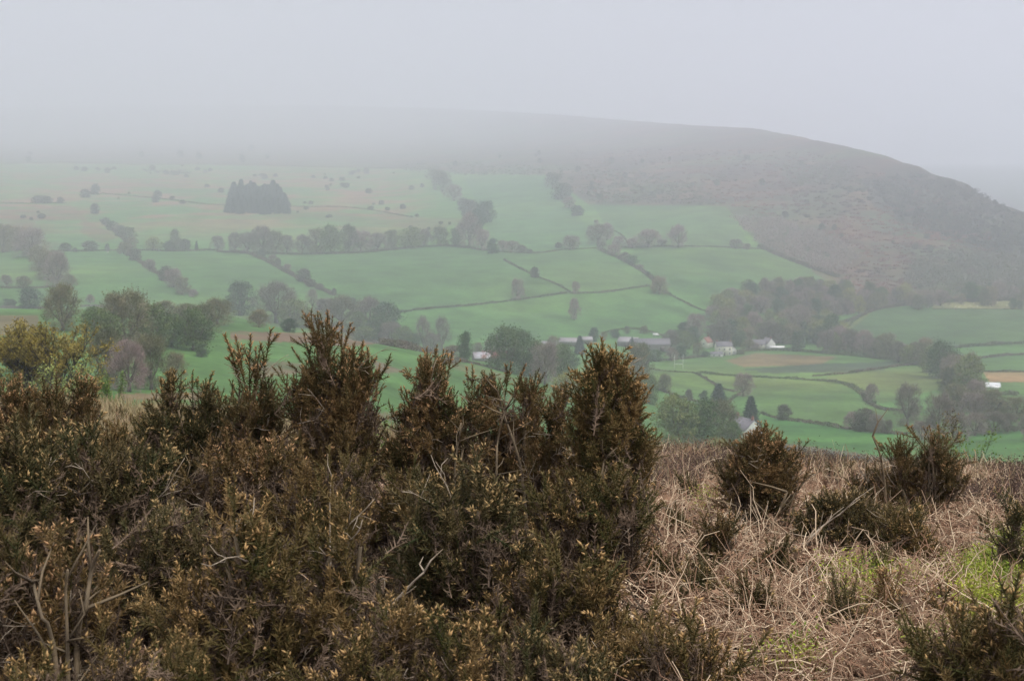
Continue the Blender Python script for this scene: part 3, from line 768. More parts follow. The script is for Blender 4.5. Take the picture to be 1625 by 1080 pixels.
def hedge(P, h, wd, label, mat=None, name='hedgerow', cat='hedge', dens=1.0, seed=0, rmin=200, size=0.35):
    rs = np.random.RandomState(abs(seed + int(P[0][0])))
    pts, d = ground_line(P, rmin)
    L = d[-1]; n = int(min(26000, L * h * wd * 7 * dens)) + 50
    s = rs.rand(n) * L; x = np.interp(s, d, pts[:, 0]); y = np.interp(s, d, pts[:, 1])
    hh = h * 0.9 * (0.25 + 1.2 * vnoise(s / 9.0, s * 0 + seed + 1.5, 5)) * (0.8 + 0.4 * vnoise(s / 2.5, s * 0 + 7.5, 6))
    x = x + rs.normal(size=n) * wd * .38; y = y + rs.normal(size=n) * wd * .38
    z = groundxy(x, y) + hh * rs.rand(n) ** 0.8
    V, Fc = leaves(rs, np.stack([x, y, z], 1), size, 0.7)
    mb = MB(); mb.add(V, Fc)
    return tag(mb.build(name, mat or m_hedge), label, cat)
def wall(P, h, label, rmin=200, mat=None, wd=0.7):
    pts, d = ground_line(P, rmin); L = d[-1]; m = max(3, int(L / 3.0)); ss = np.linspace(0, L, m)
    cx = np.interp(ss, d, pts[:, 0]); cy = np.interp(ss, d, pts[:, 1]); g_ = groundxy(cx, cy)
    tx = np.gradient(cx); ty = np.gradient(cy); l = np.hypot(tx, ty); nx, ny = -ty / l * wd / 2, tx / l * wd / 2
    rs = np.random.RandomState(abs(int(P[0][0])) + 1); top = g_ + h * (0.9 + 0.25 * rs.rand(m))
    V = np.stack([np.stack([cx - nx * 1.3, cy - ny * 1.3, g_ - .6], 1), np.stack([cx - nx * .8, cy - ny * .8, top], 1), np.stack([cx + nx * .8, cy + ny * .8, top], 1), np.stack([cx + nx * 1.3, cy + ny * 1.3, g_ - .6], 1)], 1).reshape(-1, 3)
    i, j = np.meshgrid(np.arange(m - 1), np.arange(3), indexing='ij'); a_ = i * 4 + j
    Fc = np.stack([a_, a_ + 1, a_ + 5, a_ + 4], -1).reshape(-1, 4)
    mb = MB(); mb.add(V, Fc); mb.F[4].append(np.array([[3, 2, 1, 0], [4 * m - 4, 4 * m - 3, 4 * m - 2, 4 * m - 1]]))
    return tag(mb.build('field_wall', mat or m_wall), label, 'wall')
HEDGES = [
    ([(614, 498), (680, 490), (745, 485), (830, 475), (900, 465)], 2.2, 1.8, 'dark hedge bank below the wide middle pasture, left of the wall junction'),
    ([(905, 466), (960, 464), (1000, 458), (1030, 454)], 2.2, 1.8, 'dark hedge bank running right from the wall junction'),
    ([(800, 413), (825, 426), (850, 438), (880, 450), (905, 464)], 2.0, 1.6, 'slanting hedge bank down to the wall junction'),
    ([(1045, 460), (1075, 474), (1100, 487), (1130, 498)], 2.0, 1.6, 'thin hedge slanting down towards the valley wood'),
    ([(0, 261), (100, 258), (230, 262), (350, 261), (540, 266), (690, 268)], 2.2, 2.0, 'faint boundary hedge between top pastures and open moor'),
    ([(0, 323), (60, 323), (105, 322)], 2.2, 2.4, 'short faint hedge at the upper left'),
    ([(160, 307), (260, 316), (340, 325), (460, 328), (560, 330), (655, 345)], 1.8, 2.2, 'faint hedge bank crossing behind the conifer plantation'),
    ([(85, 399), (130, 399), (200, 397), (280, 399), (345, 397)], 2.4, 2.6, 'hedge along the top of the left pastures'),
    ([(395, 402), (430, 418), (470, 440), (530, 469)], 3.0, 3.5, 'diagonal hedge below the tree belt'),
    ([(345, 400), (450, 404), (560, 402), (700, 391), (790, 400)], 3.0, 3.5, 'thick hedge at the foot of the tree belt'),
    ([(790, 400), (850, 402), (900, 396), (960, 394)], 1.8, 2.0, 'thin hedge above the small middle field'),
    ([(955, 398), (990, 414), (1025, 434), (1046, 455)], 3.0, 3.5, 'slanting hedge right of the small middle field'),
    ([(985, 393), (1080, 391), (1180, 394), (1215, 396)], 2.0, 2.2, 'hedge between the two right-hand upper pastures'),
    ([(1205, 392), (1260, 415), (1330, 440)], 4.0, 5.0, 'thick hedge edging the bare hillside wood'),
    ([(950, 358), (985, 372), (1000, 392)], 1.2, 1.6, 'faint thin hedge above the tree cluster'),
    ([(160, 350), (205, 388), (205, 402), (240, 428), (310, 470)], 3.2, 4.0, 'diagonal hedge between the two left pastures'),
    ([(0, 457), (60, 457), (110, 452)], 2.0, 3.0, 'hedge at the foot of the far left copse'),
    ([(1030, 586), (1065, 590), (1100, 592), (1125, 604), (1142, 615), (1165, 622)], 1.5, 1.6, 'curved hedge below the goal posts'),
    ([(1110, 592), (1170, 597), (1250, 601), (1320, 606), (1350, 613), (1370, 626)], 1.9, 2.6, 'long hedge below the tan ploughed field'),
    ([(1370, 626), (1380, 640), (1402, 650), (1435, 652)], 1.9, 2.4, 'hooked hedge running on from the brown bush at right'),
    ([(1290, 597), (1350, 592), (1400, 584), (1460, 578)], 1.8, 2.2, 'hedge between the dark strip and the olive field'),
    ([(1165, 558), (1240, 556), (1320, 562), (1400, 570), (1460, 578)], 2.2, 3.0, 'hedge along the top of the tan ploughed field'),
    ([(1030, 573), (1080, 570), (1120, 566)], 1.8, 2.2, 'hedge behind the goal posts'),
    ([(1032, 614), (1060, 624), (1085, 633), (1120, 640)], 1.8, 3.0, 'bushy bank left of the pointed conifer'),
    ([(1155, 640), (1165, 630), (1178, 622)], 1.4, 1.6, 'short hedge between the two conifers'),
    ([(1208, 656), (1240, 665), (1290, 672), (1340, 680), (1400, 687), (1440, 690)], 1.5, 1.8, 'hedge running right from the rounded conifer'),
    ([(1300, 524), (1345, 510), (1390, 492), (1420, 487)], 2.2, 3.0, 'hedge below the valley wood above the olive corner field'),
    ([(1340, 528), (1352, 512), (1362, 505)], 1.6, 1.6, 'short steep hedge left of the large right field'),
    ([(1480, 490), (1560, 491), (1640, 491)], 1.2, 1.2, 'thin hedge below the sheep field'),
    ([(1420, 486), (1500, 479), (1560, 478), (1640, 474)], 5.0, 6.0, 'thick hedge above the sheep field'),
    ([(1490, 554), (1560, 548), (1640, 543)], 2.2, 4.0, 'hedge bank at the foot of the large right field'),
    ([(1530, 571), (1580, 566), (1640, 561)], 2.0, 2.4, 'middle one of three hedges at the right edge'),
    ([(1555, 590), (1600, 590), (1640, 590)], 1.8, 2.4, 'hedge behind the white domed shelter'),
    ([(1560, 628), (1600, 626), (1612, 628)], 2.2, 3.0, 'dark short hedge below the white domed shelter'),
    ([(1560, 664), (1600, 662), (1640, 660)], 2.4, 3.5, 'bushy hedge between two pastures at the right edge'),
    ([(1500, 688), (1560, 686), (1640, 682)], 1.6, 2.0, 'low hedge above the lowest pasture at the right edge'),
    ([(960, 528), (1000, 522), (1040, 529), (1075, 540)], 1.6, 2.2, 'hedge above the farm barns'),
    ([(700, 576), (740, 575), (800, 590)], 1.6, 2.4, 'hedge behind the red-roofed barn'),
    ([(480, 512), (540, 525), (600, 545), (690, 562)], 3.0, 5.0, 'thick undergrowth hedge at the foot of the copse beside the near pasture'),
]
for k, (P, h, wd, lab) in enumerate(HEDGES):
    hedge(P, h, wd, lab, m_hedgeg if k % 3 == 0 and k > 16 else m_hedge, seed=k)
wall([(-40, 489), (30, 489), (75, 490)], 1.8, 'dark stone wall at the far left edge of the near crest')
wall([(128, 487), (150, 486), (178, 490)], 1.6, 'short dark stone wall beside the tiny dark tree')
wall([(130, 504), (200, 503), (300, 500)], 1.4, 'stone wall half hidden behind the left wood')
wall([(1230, 712), (1300, 722), (1400, 736), (1480, 745)], 1.5, 'grey stone wall at the bottom of the near right pasture')

# ------------------------------------------------------------------ buildings
m_cream = M('cream_render', (0.84, 0.81, 0.70), var=(0.78, 0.75, 0.64), scale=0.5)
m_white = M('white_render', (0.78, 0.77, 0.73), var=(0.70, 0.69, 0.66), scale=0.5)
m_stone = M('barn_stone', (0.24, 0.215, 0.20), var=(0.17, 0.16, 0.15), scale=0.8)
m_slate = M('slate', (0.13, 0.12, 0.135), var=(0.17, 0.155, 0.165), scale=0.8, rough=0.7)
m_pale_roof = M('pale_sheet_roof', (0.30, 0.275, 0.28), var=(0.24, 0.21, 0.205), scale=0.4, rough=0.7)
m_red_roof = M('rusty_red_roof', (0.20, 0.055, 0.045), var=(0.13, 0.05, 0.04), scale=0.5)
m_whiterust = M('white_and_rust_roof', (0.42, 0.42, 0.44), var=(0.20, 0.10, 0.08), scale=0.35)
m_brick = M('brick', (0.28, 0.13, 0.10), var=(0.22, 0.11, 0.09), scale=2)
m_glass = M('dark_glass', (0.03, 0.035, 0.045), rough=0.15, spec=0.6)
m_door = M('painted_door', (0.10, 0.08, 0.07))
def house(name, px, py, W, D, h, rh, yaw, label, mw, mr_, cat='house', chim=((0.4, 0),), wins=(), gwins=(), door=None, rmin=300, over=0.25):
    """ridge along local X; W along X, D along Y; yaw of the local -Y face away from the camera"""
    x, y, z, r = hit(px, py, rmin)
    a = math.atan2(x, y)
    e = empty(name, (x, y, z - 0.25), -a + math.radians(yaw))
    mb = MB(); X, Y = W / 2, D / 2
    V = [(-X, -Y, 0), (X, -Y, 0), (X, Y, 0), (-X, Y, 0), (-X, -Y, h), (X, -Y, h), (X, Y, h), (-X, Y, h), (-X, 0, h + rh), (X, 0, h + rh)]
    mb.add(V, [(0, 1, 5, 4), (2, 3, 7, 6)]); s0 = mb.n
    mb.F.setdefault(5, []).append(np.array([[3, 0, 4, 8, 7], [1, 2, 6, 9, 5]])); mb.F.setdefault(4, []).append(np.array([[0, 3, 2, 1]]))
    mb.build('wall', mw, e)
    rb = MB(); o = over; sl = rh / Y
    for s in (-1, 1):
        V = [(-X - o, s * (Y + o), h - sl * o + .02), (X + o, s * (Y + o), h - sl * o + .02), (X + o, 0, h + rh + .02), (-X - o, 0, h + rh + .02)]
        V2 = [(v[0], v[1], v[2] + .22) for v in V]
        rb.add(V + V2, [(0, 1, 2, 3), (4, 7, 6, 5), (0, 4, 5, 1), (1, 5, 6, 2), (2, 6, 7, 3), (3, 7, 4, 0)])
    ro = rb.build('roof', mr_, e)
    for (cx, cy) in chim:
        cb = MB(); cz = h + rh * (1 - abs(cy) * 2); cb.box(cx * W - .45, cx * W + .45, cy * D - .4, cy * D + .4, cz - .5, h + rh + 1.1)
        cb.box(cx * W - .52, cx * W + .52, cy * D - .47, cy * D + .47, h + rh + 1.1, h + rh + 1.25)
        for q in (-.2, .2): cb.tube([(cx * W + q, cy * D, h + rh + 1.25), (cx * W + q, cy * D, h + rh + 1.65)], [.12, .1], 8)
        cb.build('chimney', m_brick, ro)
    for (u, v, ww, hh) in wins:
        wb = MB(); wb.box(u - ww / 2, u + ww / 2, -Y - .04, -Y + .05, v, v + hh); f_ = wb.build('window', m_glass, e)
        fb_ = MB(); fb_.box(u - .04, u + .04, -Y - .06, -Y - .042, v, v + hh); fb_.box(u - ww / 2 - .08, u + ww / 2 + .08, -Y - .12, -Y + .0, v - .12, v - .003); fb_.build('frame', m_white, f_)
    for (side, u, v, ww, hh) in gwins:
        wb = MB(); x0 = side * X; wb.box(min(x0 - .05, x0 + .04 * side), max(x0 + .05, x0 + .04 * side), u - ww / 2, u + ww / 2, v, v + hh); wb.build('window', m_glass, e)
    if door:
        db = MB(); db.box(door[0] - door[1] / 2, door[0] + door[1] / 2, -Y - .05, -Y + .05, .25, .25 + door[2]); db.build('door', m_door, e)
    tag(e, label, cat); return e
W2 = [(-3.4, 1.1, 1, 1.2), (0.0, 3.6, 1, 1.1), (3.4, 1.1, 1, 1.2), (-3.4, 3.6, 1, 1.1), (3.4, 3.6, 1, 1.1)]
house('white_house', 1180, 694, 14, 8.5, 4.2, 3.8, -56, 'white gabled house among trees with grey slate roof, nearest of the houses', m_white, m_slate, chim=((-0.3, 0), (.42, 0)), gwins=((1, -1.6, 1.4, 1.5, 1.5), (1, 1.0, 4.0, .8, .9)), wins=W2, door=(0, 1, 2.1))
house('cream_house', 1148, 563, 12, 8, 7.2, 3.2, 12, 'tall cream house with slate roof and chimneys in the hamlet', m_cream, m_slate, chim=((-.42, 0), (.42, 0)), wins=[(-4, 1.2, 1, 1.5), (0, 4.4, 1, 1.3), (4, 1.2, 1, 1.5), (-4, 4.4, 1, 1.3), (4, 4.4, 1, 1.3)], door=(0, 1.1, 2.2))
house('white_annexe', 1137, 566, 9, 4.5, 2.6, 1.4, 5, 'low white building against the left front of the cream house', m_white, m_slate, chim=(), wins=[(-2, 1, 1, 1), (2, 1, 1, 1)])
house('white_cottage', 1160, 562, 7, 5, 3.6, 2.6, -52, 'small white gabled cottage at the right end of the cream house', m_white, m_slate, chim=(), gwins=((1, 0, 1.6, 1, 1.1),), wins=[(1, 1, 1, 1)])
house('pale_house', 1121, 551, 9, 7, 4.5, 3.8, 60, 'pale gabled house behind trees left of the cream house', m_cream, m_brick, chim=((0.4, 0),), gwins=((-1, 0, 3, 1, 1),))
house('slate_house', 1206, 554, 15, 7.5, 4.5, 3.4, 20, 'long slate-roofed house in the hamlet left of the bright white gable', m_cream, m_slate, chim=((.4, 0),), wins=W2)
house('white_gabled_house', 1219, 554, 9, 7.5, 5, 4.2, -58, 'bright white gable end at the right of the hamlet', m_white, m_slate, chim=((.4, 0),), gwins=((1, 0, 1.4, 1, 1.2),))
house('white_outbuilding', 1233, 555, 11, 4, 2.3, 0.9, 6, 'low long white outbuilding right of the bright white gable', m_white, m_white, 'outbuilding', chim=())
house('pink_house', 1130, 497, 9, 7, 4.2, 3.2, 48, 'pale pink house at the left edge of the valley wood', M('pink_render', (0.55, 0.42, 0.36)), m_slate, chim=((0.4, 0),), gwins=((-1, 0, 2, 1, 1.2),))
house('wood_cottage', 1171, 494, 9, 6, 4, 3, 35, 'pale cottage half hidden in the valley wood', M('buff_render', (0.5, 0.42, 0.36)), m_slate, chim=((.4, 0),), wins=W2[:1])
house('red_roofed_barn', 786, 575, 15, 8, 3.2, 3.6, -14, 'stone barn with rusty red roof behind the gorse', m_stone, m_red_roof, 'barn', chim=(), door=(2, 2.5, 2.6))
house('rusty_white_shed', 764, 573, 9.5, 7, 2.4, 3.0, 14, 'shed with white and rust-stained roof left of the red-roofed barn', m_stone, m_whiterust, 'shed', chim=())
house('farm_shed', 905, 548, 17, 9, 3.4, 2.6, -8, 'left pale-roofed farm shed behind the dark conifer', m_stone, m_pale_roof, 'barn', chim=())
house('small_farm_shed', 930, 544, 9, 8, 3.0, 2.2, 10, 'small pale-roofed shed between two dark trees', m_stone, m_pale_roof, 'barn', chim=())
house('low_farm_shed', 872, 550, 11, 7, 2.6, 1.8, -4, 'low pale roof showing above the farm copse', m_stone, m_pale_roof, 'barn', chim=())
house('sheet_roofed_barn', 998, 549, 15, 14, 4.2, 3.0, -14, 'barn with pale sheet roof left of the large stone barn', m_stone, m_pale_roof, 'barn', chim=(), door=(0, 4, 3.4))
house('stone_barn', 1031, 556, 30, 11, 5.2, 4.2, 8, 'large stone barn with broad slate roof in the farmyard', m_stone, m_slate, 'barn', chim=(), wins=[(-9, 1.8, .9, .9), (-3, 1.8, .9, .9), (4, 1.8, .9, .9)], door=(9, 3.2, 3.6))

# domed white shelter
def dome(px, py, L, R, label, yaw=8):
    x, y, z, r = hit(px, py, 300); e = empty('white_shelter', (x, y, z - .2), -math.atan2(x, y) + math.radians(yaw))
    th = np.linspace(0, math.pi, 15); xs = np.linspace(-L / 2, L / 2, 9)
    V = [(a_, -R * math.cos(t_), R * 0.62 * math.sin(t_) * (1 - .06 * abs(a_) / L)) for a_ in xs for t_ in th]
    i, j = np.meshgrid(np.arange(8), np.arange(14), indexing='ij'); q_ = i * 15 + j
    mb = MB(); mb.add(V, np.stack([q_, q_ + 1, q_ + 16, q_ + 15], -1).reshape(-1, 4))
    mb.F.setdefault(15, []).append(np.array([list(range(15)), [8 * 15 + k for k in range(15)][::-1]]))
    mb.build('cover', M('white_plastic', (0.62, 0.62, 0.62), rough=.5), e, True)
    db = MB(); db.box(1.0, 2.8, -R * .99, -R * .80, .1, 1.5); db.build('opening', m_door, e)
    tag(e, label, 'shelter'); return e
dome(1575, 613, 8.5, 4.2, 'white domed shelter in the field beyond the stream trees')
house('small_white_shed', 1578, 617, 5, 3, 1.4, .6, 0, 'small low white shed just below the white domed shelter', m_white, m_white, 'shed', chim=())

# rugby goal posts
x, y, z, r = hit(1077, 585, 300)
gp = empty('goal_posts', (x, y, z), -math.atan2(x, y)); m_post = M('white_paint', (0.8, 0.8, 0.78))
for s in (-1, 1):
    mb = MB(); mb.tube([(s * 2.8, 0, -.2), (s * 2.8, 0, 9.5)], [.11, .08], 8); mb.build('post', m_post, gp)
mb = MB(); mb.tube([(-2.8, 0, 3.2), (2.8, 0, 3.2)], [.09, .09], 8); mb.build('crossbar', m_post, gp)
tag(gp, 'tall white rugby goal posts in the field before the hamlet', 'goal posts')

# van on the lane above the barn
x, y, z, r = hit(1041, 533, 300); van = empty('parked_van', (x, y, z), -math.atan2(x, y) + .1)
mb = MB(); pr = [(-2.6, .45), (2.6, .45), (2.6, 1.15), (2.1, 1.25), (1.5, 2.1), (1.2, 2.25), (-2.6, 2.25)]
V = [(a_, s * .95, b_) for s in (-1, 1) for (a_, b_) in pr]; n_ = len(pr)
mb.add(V, [[k, (k + 1) % n_, n_ + (k + 1) % n_, n_ + k] for k in range(n_)]); mb.F.setdefault(7, []).append(np.array([list(range(n_))[::-1], [n_ + k for k in range(n_)]]))
mb.build('body', m_white, van)
mb = MB(); mb.box(1.45, 2.0, -.965, .965, 1.35, 1.9); mb.build('window', m_glass, van)
for a_ in (-1.7, 1.7):
    for s in (-1, 1):
        mb = MB(); mb.tube([(a_, s * .80, .36), (a_, s * .98, .36)], [.36, .36], 14); mb.build('wheel', m_door, van)
tag(van, 'white van parked above the large stone barn', 'van')

# sheep
m_wool = M('wool', (0.62, 0.58, 0.50), var=(0.52, 0.48, 0.42), scale=6); m_face = M('sheep_face', (0.5, 0.46, 0.4))
def sheep_mesh():
    mb = MB()
    ys = [-.55, -.5, -.38, -.15, .12, .35, .48, .56, .66, .78, .90, .93]
    zs = [.62, .64, .66, .66, .66, .67, .72, .82, .90, .92, .86, .84]; rs_ = [.04, .16, .26, .30, .30, .26, .19, .13, .11, .105, .06, .02]
    mb.tube([(0, a_, b_) for a_, b_ in zip(ys, zs)], rs_, 12)
    for sx in (-.14, .14):
        for sy in (-.36, .32):
            mb.tube([(sx, sy, .55), (sx, sy + (.03 if sy < 0 else -.02), .28), (sx, sy, 0)], [.07, .04, .035], 6)
        mb.tube([(sx * .6, .74, .96), (sx * 1.3, .72, .95)], [.03, .015], 5)
    return mb
sm = sheep_mesh().build('sheep', m_wool, None, True)
SP_ = [(1473, 488.5), (1490, 484), (1497, 486), (1508, 486), (1516, 488), (1522, 488.5), (1531, 485), (1540, 486), (1551, 487), (1558, 483), (1565, 482), (1576, 485), (1590, 484), (1583, 481), (1545, 482), (1598, 486), (1571, 487), (1527, 483)]
rr = random.Random(2)
for k, (a_, b_) in enumerate(SP_):
    o = sm if k == 0 else sm.copy()
    if k: COL.objects.link(o)
    x, y, z, r = hit(a_, b_, 900); o.location = (x, y, z); o.rotation_euler = (0, 0, rr.uniform(0, 6.28)); o.scale = [1.25] * 3
    tag(o, 'white sheep grazing in the pale strip field below the right-hand hill', 'sheep', 'sheep of the flock')
o = sm.copy(); COL.objects.link(o); x, y, z, r = hit(171, 401.5, 900); o.location = (x, y, z); o.rotation_euler = (0, 0, 1.4); o.scale = [2.0] * 3
tag(o, 'single white sheep beside the hedge at the top of the left pasture', 'sheep'); o.pop('group', None)

# ------------------------------------------------------------------ nearer trees at the left
m_nearleaf = M('spring_leaves', (0.31, 0.235, 0.05), var=(0.18, 0.155, 0.04), scale=0.7)
m_nearleaf2 = M('pale_spring_leaves', (0.34, 0.38, 0.12), var=(0.2, 0.25, 0.08), scale=1.2)
m_nearbark = M('near_bark', (0.05, 0.045, 0.035), var=(0.08, 0.07, 0.05), scale=4)
def grow(rd, p, d, L, r, depth, mb, tips, spread=0.45, k=(2, 4), up=0.25, maxd=4, shrink=.68):
    n = 5; P = [p]; dd = d.copy()
    for i in range(n):
        dd = dd + np.array([rd.gauss(0, .09), rd.gauss(0, .09), up * .12 + rd.gauss(0, .05)]); dd /= np.linalg.norm(dd); P.append(P[-1] + dd * L / n)
    P = np.array(P); mb.tube(P, np.linspace(r, r * .6, n + 1), 6 if depth < 2 else 4, cap=False)
    if depth >= maxd:
        tips.append((P[-1], dd, P[2])); return
    for _ in range(rd.randint(*k)):
        t_ = rd.randint(2, n); v = dd + np.array([rd.gauss(0, spread), rd.gauss(0, spread), rd.gauss(0, spread * .5) + up * .4]); v /= np.linalg.norm(v)
        grow(rd, P[t_], v, L * shrink * rd.uniform(.75, 1.15), r * .5, depth + 1, mb, tips, spread, k, up, maxd, shrink)
    grow(rd, P[-1], dd, L * shrink, r * .6, depth + 1, mb, tips, spread, k, up, maxd, shrink)
def near_tree(name, x0, r, by, topy, wpx, stems, leafm, label, seed, nl=9, lsize=0.07, maxd=4, cat='tree', spread=.45, base_r=.16):
    x, y, z = at(x0, r); rd = random.Random(seed); rs = np.random.RandomState(seed)
    mb = MB(); tips = []
    _, tt = az_tan(x0, topy); H = r * float(tt) - z; W = wpx / F * r
    for s in range(stems):
        th = 6.283 * s / stems + rd.random(); d = np.array([math.cos(th) * .28, math.sin(th) * .28, 1.0]) if stems > 1 else np.array([0, 0, 1.0]); d /= np.linalg.norm(d)
        grow(rd, np.array([math.cos(th) * .25, math.sin(th) * .25, 0.0]) * (stems > 1), d, H * .36, base_r, 0, mb, tips, spread, maxd=maxd)
    V = np.concatenate(mb.V); zmax = V[:, 2].max(); wd = np.percentile(np.abs(V[:, :2]), 98) * 2
    sc = np.array([W / wd, W / wd, H / zmax])
    for v in mb.V: v *= sc
    mb.V[0][:, 2] -= 0
    e = empty(name, (x, y, z - .3)); mb.build('trunk', m_nearbark, e)
    T = np.array([t_[0] * sc for t_ in tips]); B = np.array([t_[2] * sc for t_ in tips]); D = np.array([t_[1] for t_ in tips])
    n = len(T) * nl; w_ = np.repeat(np.arange(len(T)), nl); f_ = rs.rand(n)[:, None] * 1.2
    P = B[w_] + (T[w_] - B[w_]) * f_ + rs.normal(size=(n, 3)) * lsize * 1.6
    V, Fc = leaves(rs, P, lsize, .55); cb = MB(); cb.add(V, Fc); cb.build('crown', leafm, e)
    tag(e, label, cat); return e
near_tree('budding_tree', 72, 120, 668, 498, 165, 7, m_nearleaf, 'yellow-green budding tree with many upright stems at the left edge', 4, nl=15, lsize=.085, spread=.42)
near_tree('leafy_shrub', 108, 88, 664, 556, 100, 4, m_nearleaf2, 'pale fresh green shrub in front of the yellow-green tree', 6, nl=7, lsize=.06, maxd=3, base_r=.06)
near_tree('leafy_shrub', 25, 85, 664, 590, 90, 4, m_nearleaf2, 'dim green shrub low at the left edge below the yellow-green tree', 16, nl=5, lsize=.05, maxd=3, base_r=.06)
near_tree('sapling', 176, 70, 664, 574, 40, 4, M('sapling_leaves', (0.10, 0.19, 0.04), var=(0.14, 0.2, 0.05), scale=2), 'slender green sapling right of the yellow-green tree', 7, nl=7, lsize=.035, maxd=3, base_r=.035, spread=.25)
m_sap = M('sapling_leaves', (0.13, 0.24, 0.04), var=(0.16, 0.22, 0.05), scale=2)
near_tree('young_birch', 1328, 34, 750, 702, 28, 2, m_sap, 'small bright green sapling left of the fan-shaped gorse', 8, nl=12, lsize=.032, maxd=3, base_r=.012, spread=.35)
near_tree('young_birch', 1535, 38, 750, 655, 110, 3, m_sap, 'airy green sapling right of the fan-shaped gorse', 9, nl=8, lsize=.030, maxd=3, base_r=.018, spread=.4)
near_tree('young_birch', 1618, 30, 750, 712, 24, 2, m_sap, 'small green sapling at the right edge', 10, nl=12, lsize=.032, maxd=3, base_r=.012, spread=.35)
near_tree('young_birch', 1492, 34, 750, 630, 70, 3, M('brown_buds', (0.17, 0.14, 0.07)), 'thin budding sapling just behind the fan-shaped gorse', 12, nl=7, lsize=.024, maxd=3, base_r=.016, spread=.3)
near_tree('thorn_sapling', 603, 9.5, 690, 572, 24, 2, m_sap, 'thin bright green sprig at the right side of the tallest gorse', 13, nl=3, lsize=.008, maxd=3, base_r=.004, spread=.3)

# ------------------------------------------------------------------ gorse
m_gorse = M('gorse_spines', (0.028, 0.043, 0.009), var=(0.150, 0.098, 0.036), tone=True, scale=7.0, attr=('tip', (0.50, 0.31, 0.13)), rough=.7)
m_gorseb = M('brown_gorse_spines', (0.028, 0.038, 0.009), var=(0.145, 0.092, 0.034), tone=True, scale=7.0, attr=('tip', (0.50, 0.29, 0.14)), rough=.7)
m_gorsed = M('dark_gorse_spines', (0.022, 0.034, 0.009), var=(0.085, 0.068, 0.028), tone=True, scale=7.0, attr=('tip', (0.42, 0.28, 0.12)), rough=.7)
m_dead = M('dead_gorse_spines', (0.040, 0.027, 0.018), var=(0.22, 0.155, 0.105), tone=True, scale=6.0, attr=('tip', (0.30, 0.21, 0.13)))
m_stem = M('gorse_stem', (0.20, 0.15, 0.09), var=(0.11, 0.085, 0.055), scale=14, bump=.3)
m_grey = M('grey_dead_wood', (0.48, 0.40, 0.30), var=(0.22, 0.17, 0.115), scale=18)

def shoot(rs, L, rad=.0026, dens=430, spl=.021, bud=0.5, bend=.12, tipc=1.0):
    """spiny shoot along +Z from origin; returns V, T(tri), A(tip)"""
    n = 6; t_ = np.linspace(0, 1, n); ph = rs.rand() * 6.283; bx, by_ = math.cos(ph) * bend, math.sin(ph) * bend
    P = np.stack([bx * L * t_ ** 2, by_ * L * t_ ** 2, L * t_], 1)
    V, Fq = tube(P, rad * (1 - .6 * t_), 3); A = np.repeat(0.02 * t_, 3)
    T = np.concatenate([Fq[:, [0, 1, 2]], Fq[:, [0, 2, 3]]])
    m = max(8, int(L * dens)); s = (np.arange(m) + rs.rand(m)) / m; s = s ** .9
    base = np.stack([bx * L * s ** 2, by_ * L * s ** 2, L * s], 1); th = np.arange(m) * 2.4 + rs.rand(m) * .5
    fw = .55 + .9 * s ** 3; D = np.stack([np.cos(th), np.sin(th), fw + 0 * th], 1) + rs.normal(size=(m, 3)) * .12; D /= np.linalg.norm(D, axis=1)[:, None]
    sl = (spl * (1.15 - .45 * s) * (.7 + .6 * rs.rand(m)))[:, None]
    sd = np.cross(D, rdir(rs, m)); sd /= np.linalg.norm(sd, axis=1)[:, None] + 1e-9
    wv = .0020
    S = np.stack([base - sd * wv, base + sd * wv, base + D * sl], 1).reshape(-1, 3); a_ = np.clip(s - .85, 0, 1) * .8 + .02
    SA = np.stack([a_, a_, a_ + .20], 1).ravel()
    ST_ = np.arange(3 * m).reshape(-1, 3) + len(V)
    Vs = [V, S]; As = [A, SA]; Ts = [T, ST_]; nn = len(V) + len(S)
    nb = rs.poisson(bud * 3.5)
    for k in range(nb):    # buds: small spindles near the tip
        s_ = 1 - .35 * rs.rand() ** 1.3; c_ = np.array([bx * L * s_ ** 2, by_ * L * s_ ** 2, L * s_]); a1 = rs.rand() * 6.283
        d_ = np.array([math.cos(a1) * .7, math.sin(a1) * .7, .8]); d_ /= np.linalg.norm(d_); u = np.cross(d_, [0.2, .1, 1]); u /= np.linalg.norm(u); v_ = np.cross(d_, u)
        l_ = rs.uniform(.006, .011); w_ = l_ * .3; c2 = c_ + d_ * l_ * 1.0
        Vs.append(np.array([c_ + d_ * .003, c2 + u * w_, c2 + v_ * w_, c2 - u * w_, c2 - v_ * w_, c_ + d_ * l_ * 2.1]))
        Ts.append(np.array([(0, 2, 1), (0, 3, 2), (0, 4, 3), (0, 1, 4), (5, 1, 2), (5, 2, 3), (5, 3, 4), (5, 4, 1)]) + nn); nn += 6
        As.append(np.full(6, tipc * rs.uniform(.55, 1.0)))
    return np.concatenate(Vs), np.concatenate(Ts), np.concatenate(As)
def rotz_to(d):
    d = d / np.linalg.norm(d); z = np.array([0, 0, 1.0]); v = np.cross(z, d); c = d[2]
    if np.linalg.norm(v) < 1e-6: return np.eye(3)
    K = np.array([[0, -v[2], v[1]], [v[2], 0, -v[0]], [-v[1], v[0], 0]]); return np.eye(3) + K + K @ K / (1 + c)
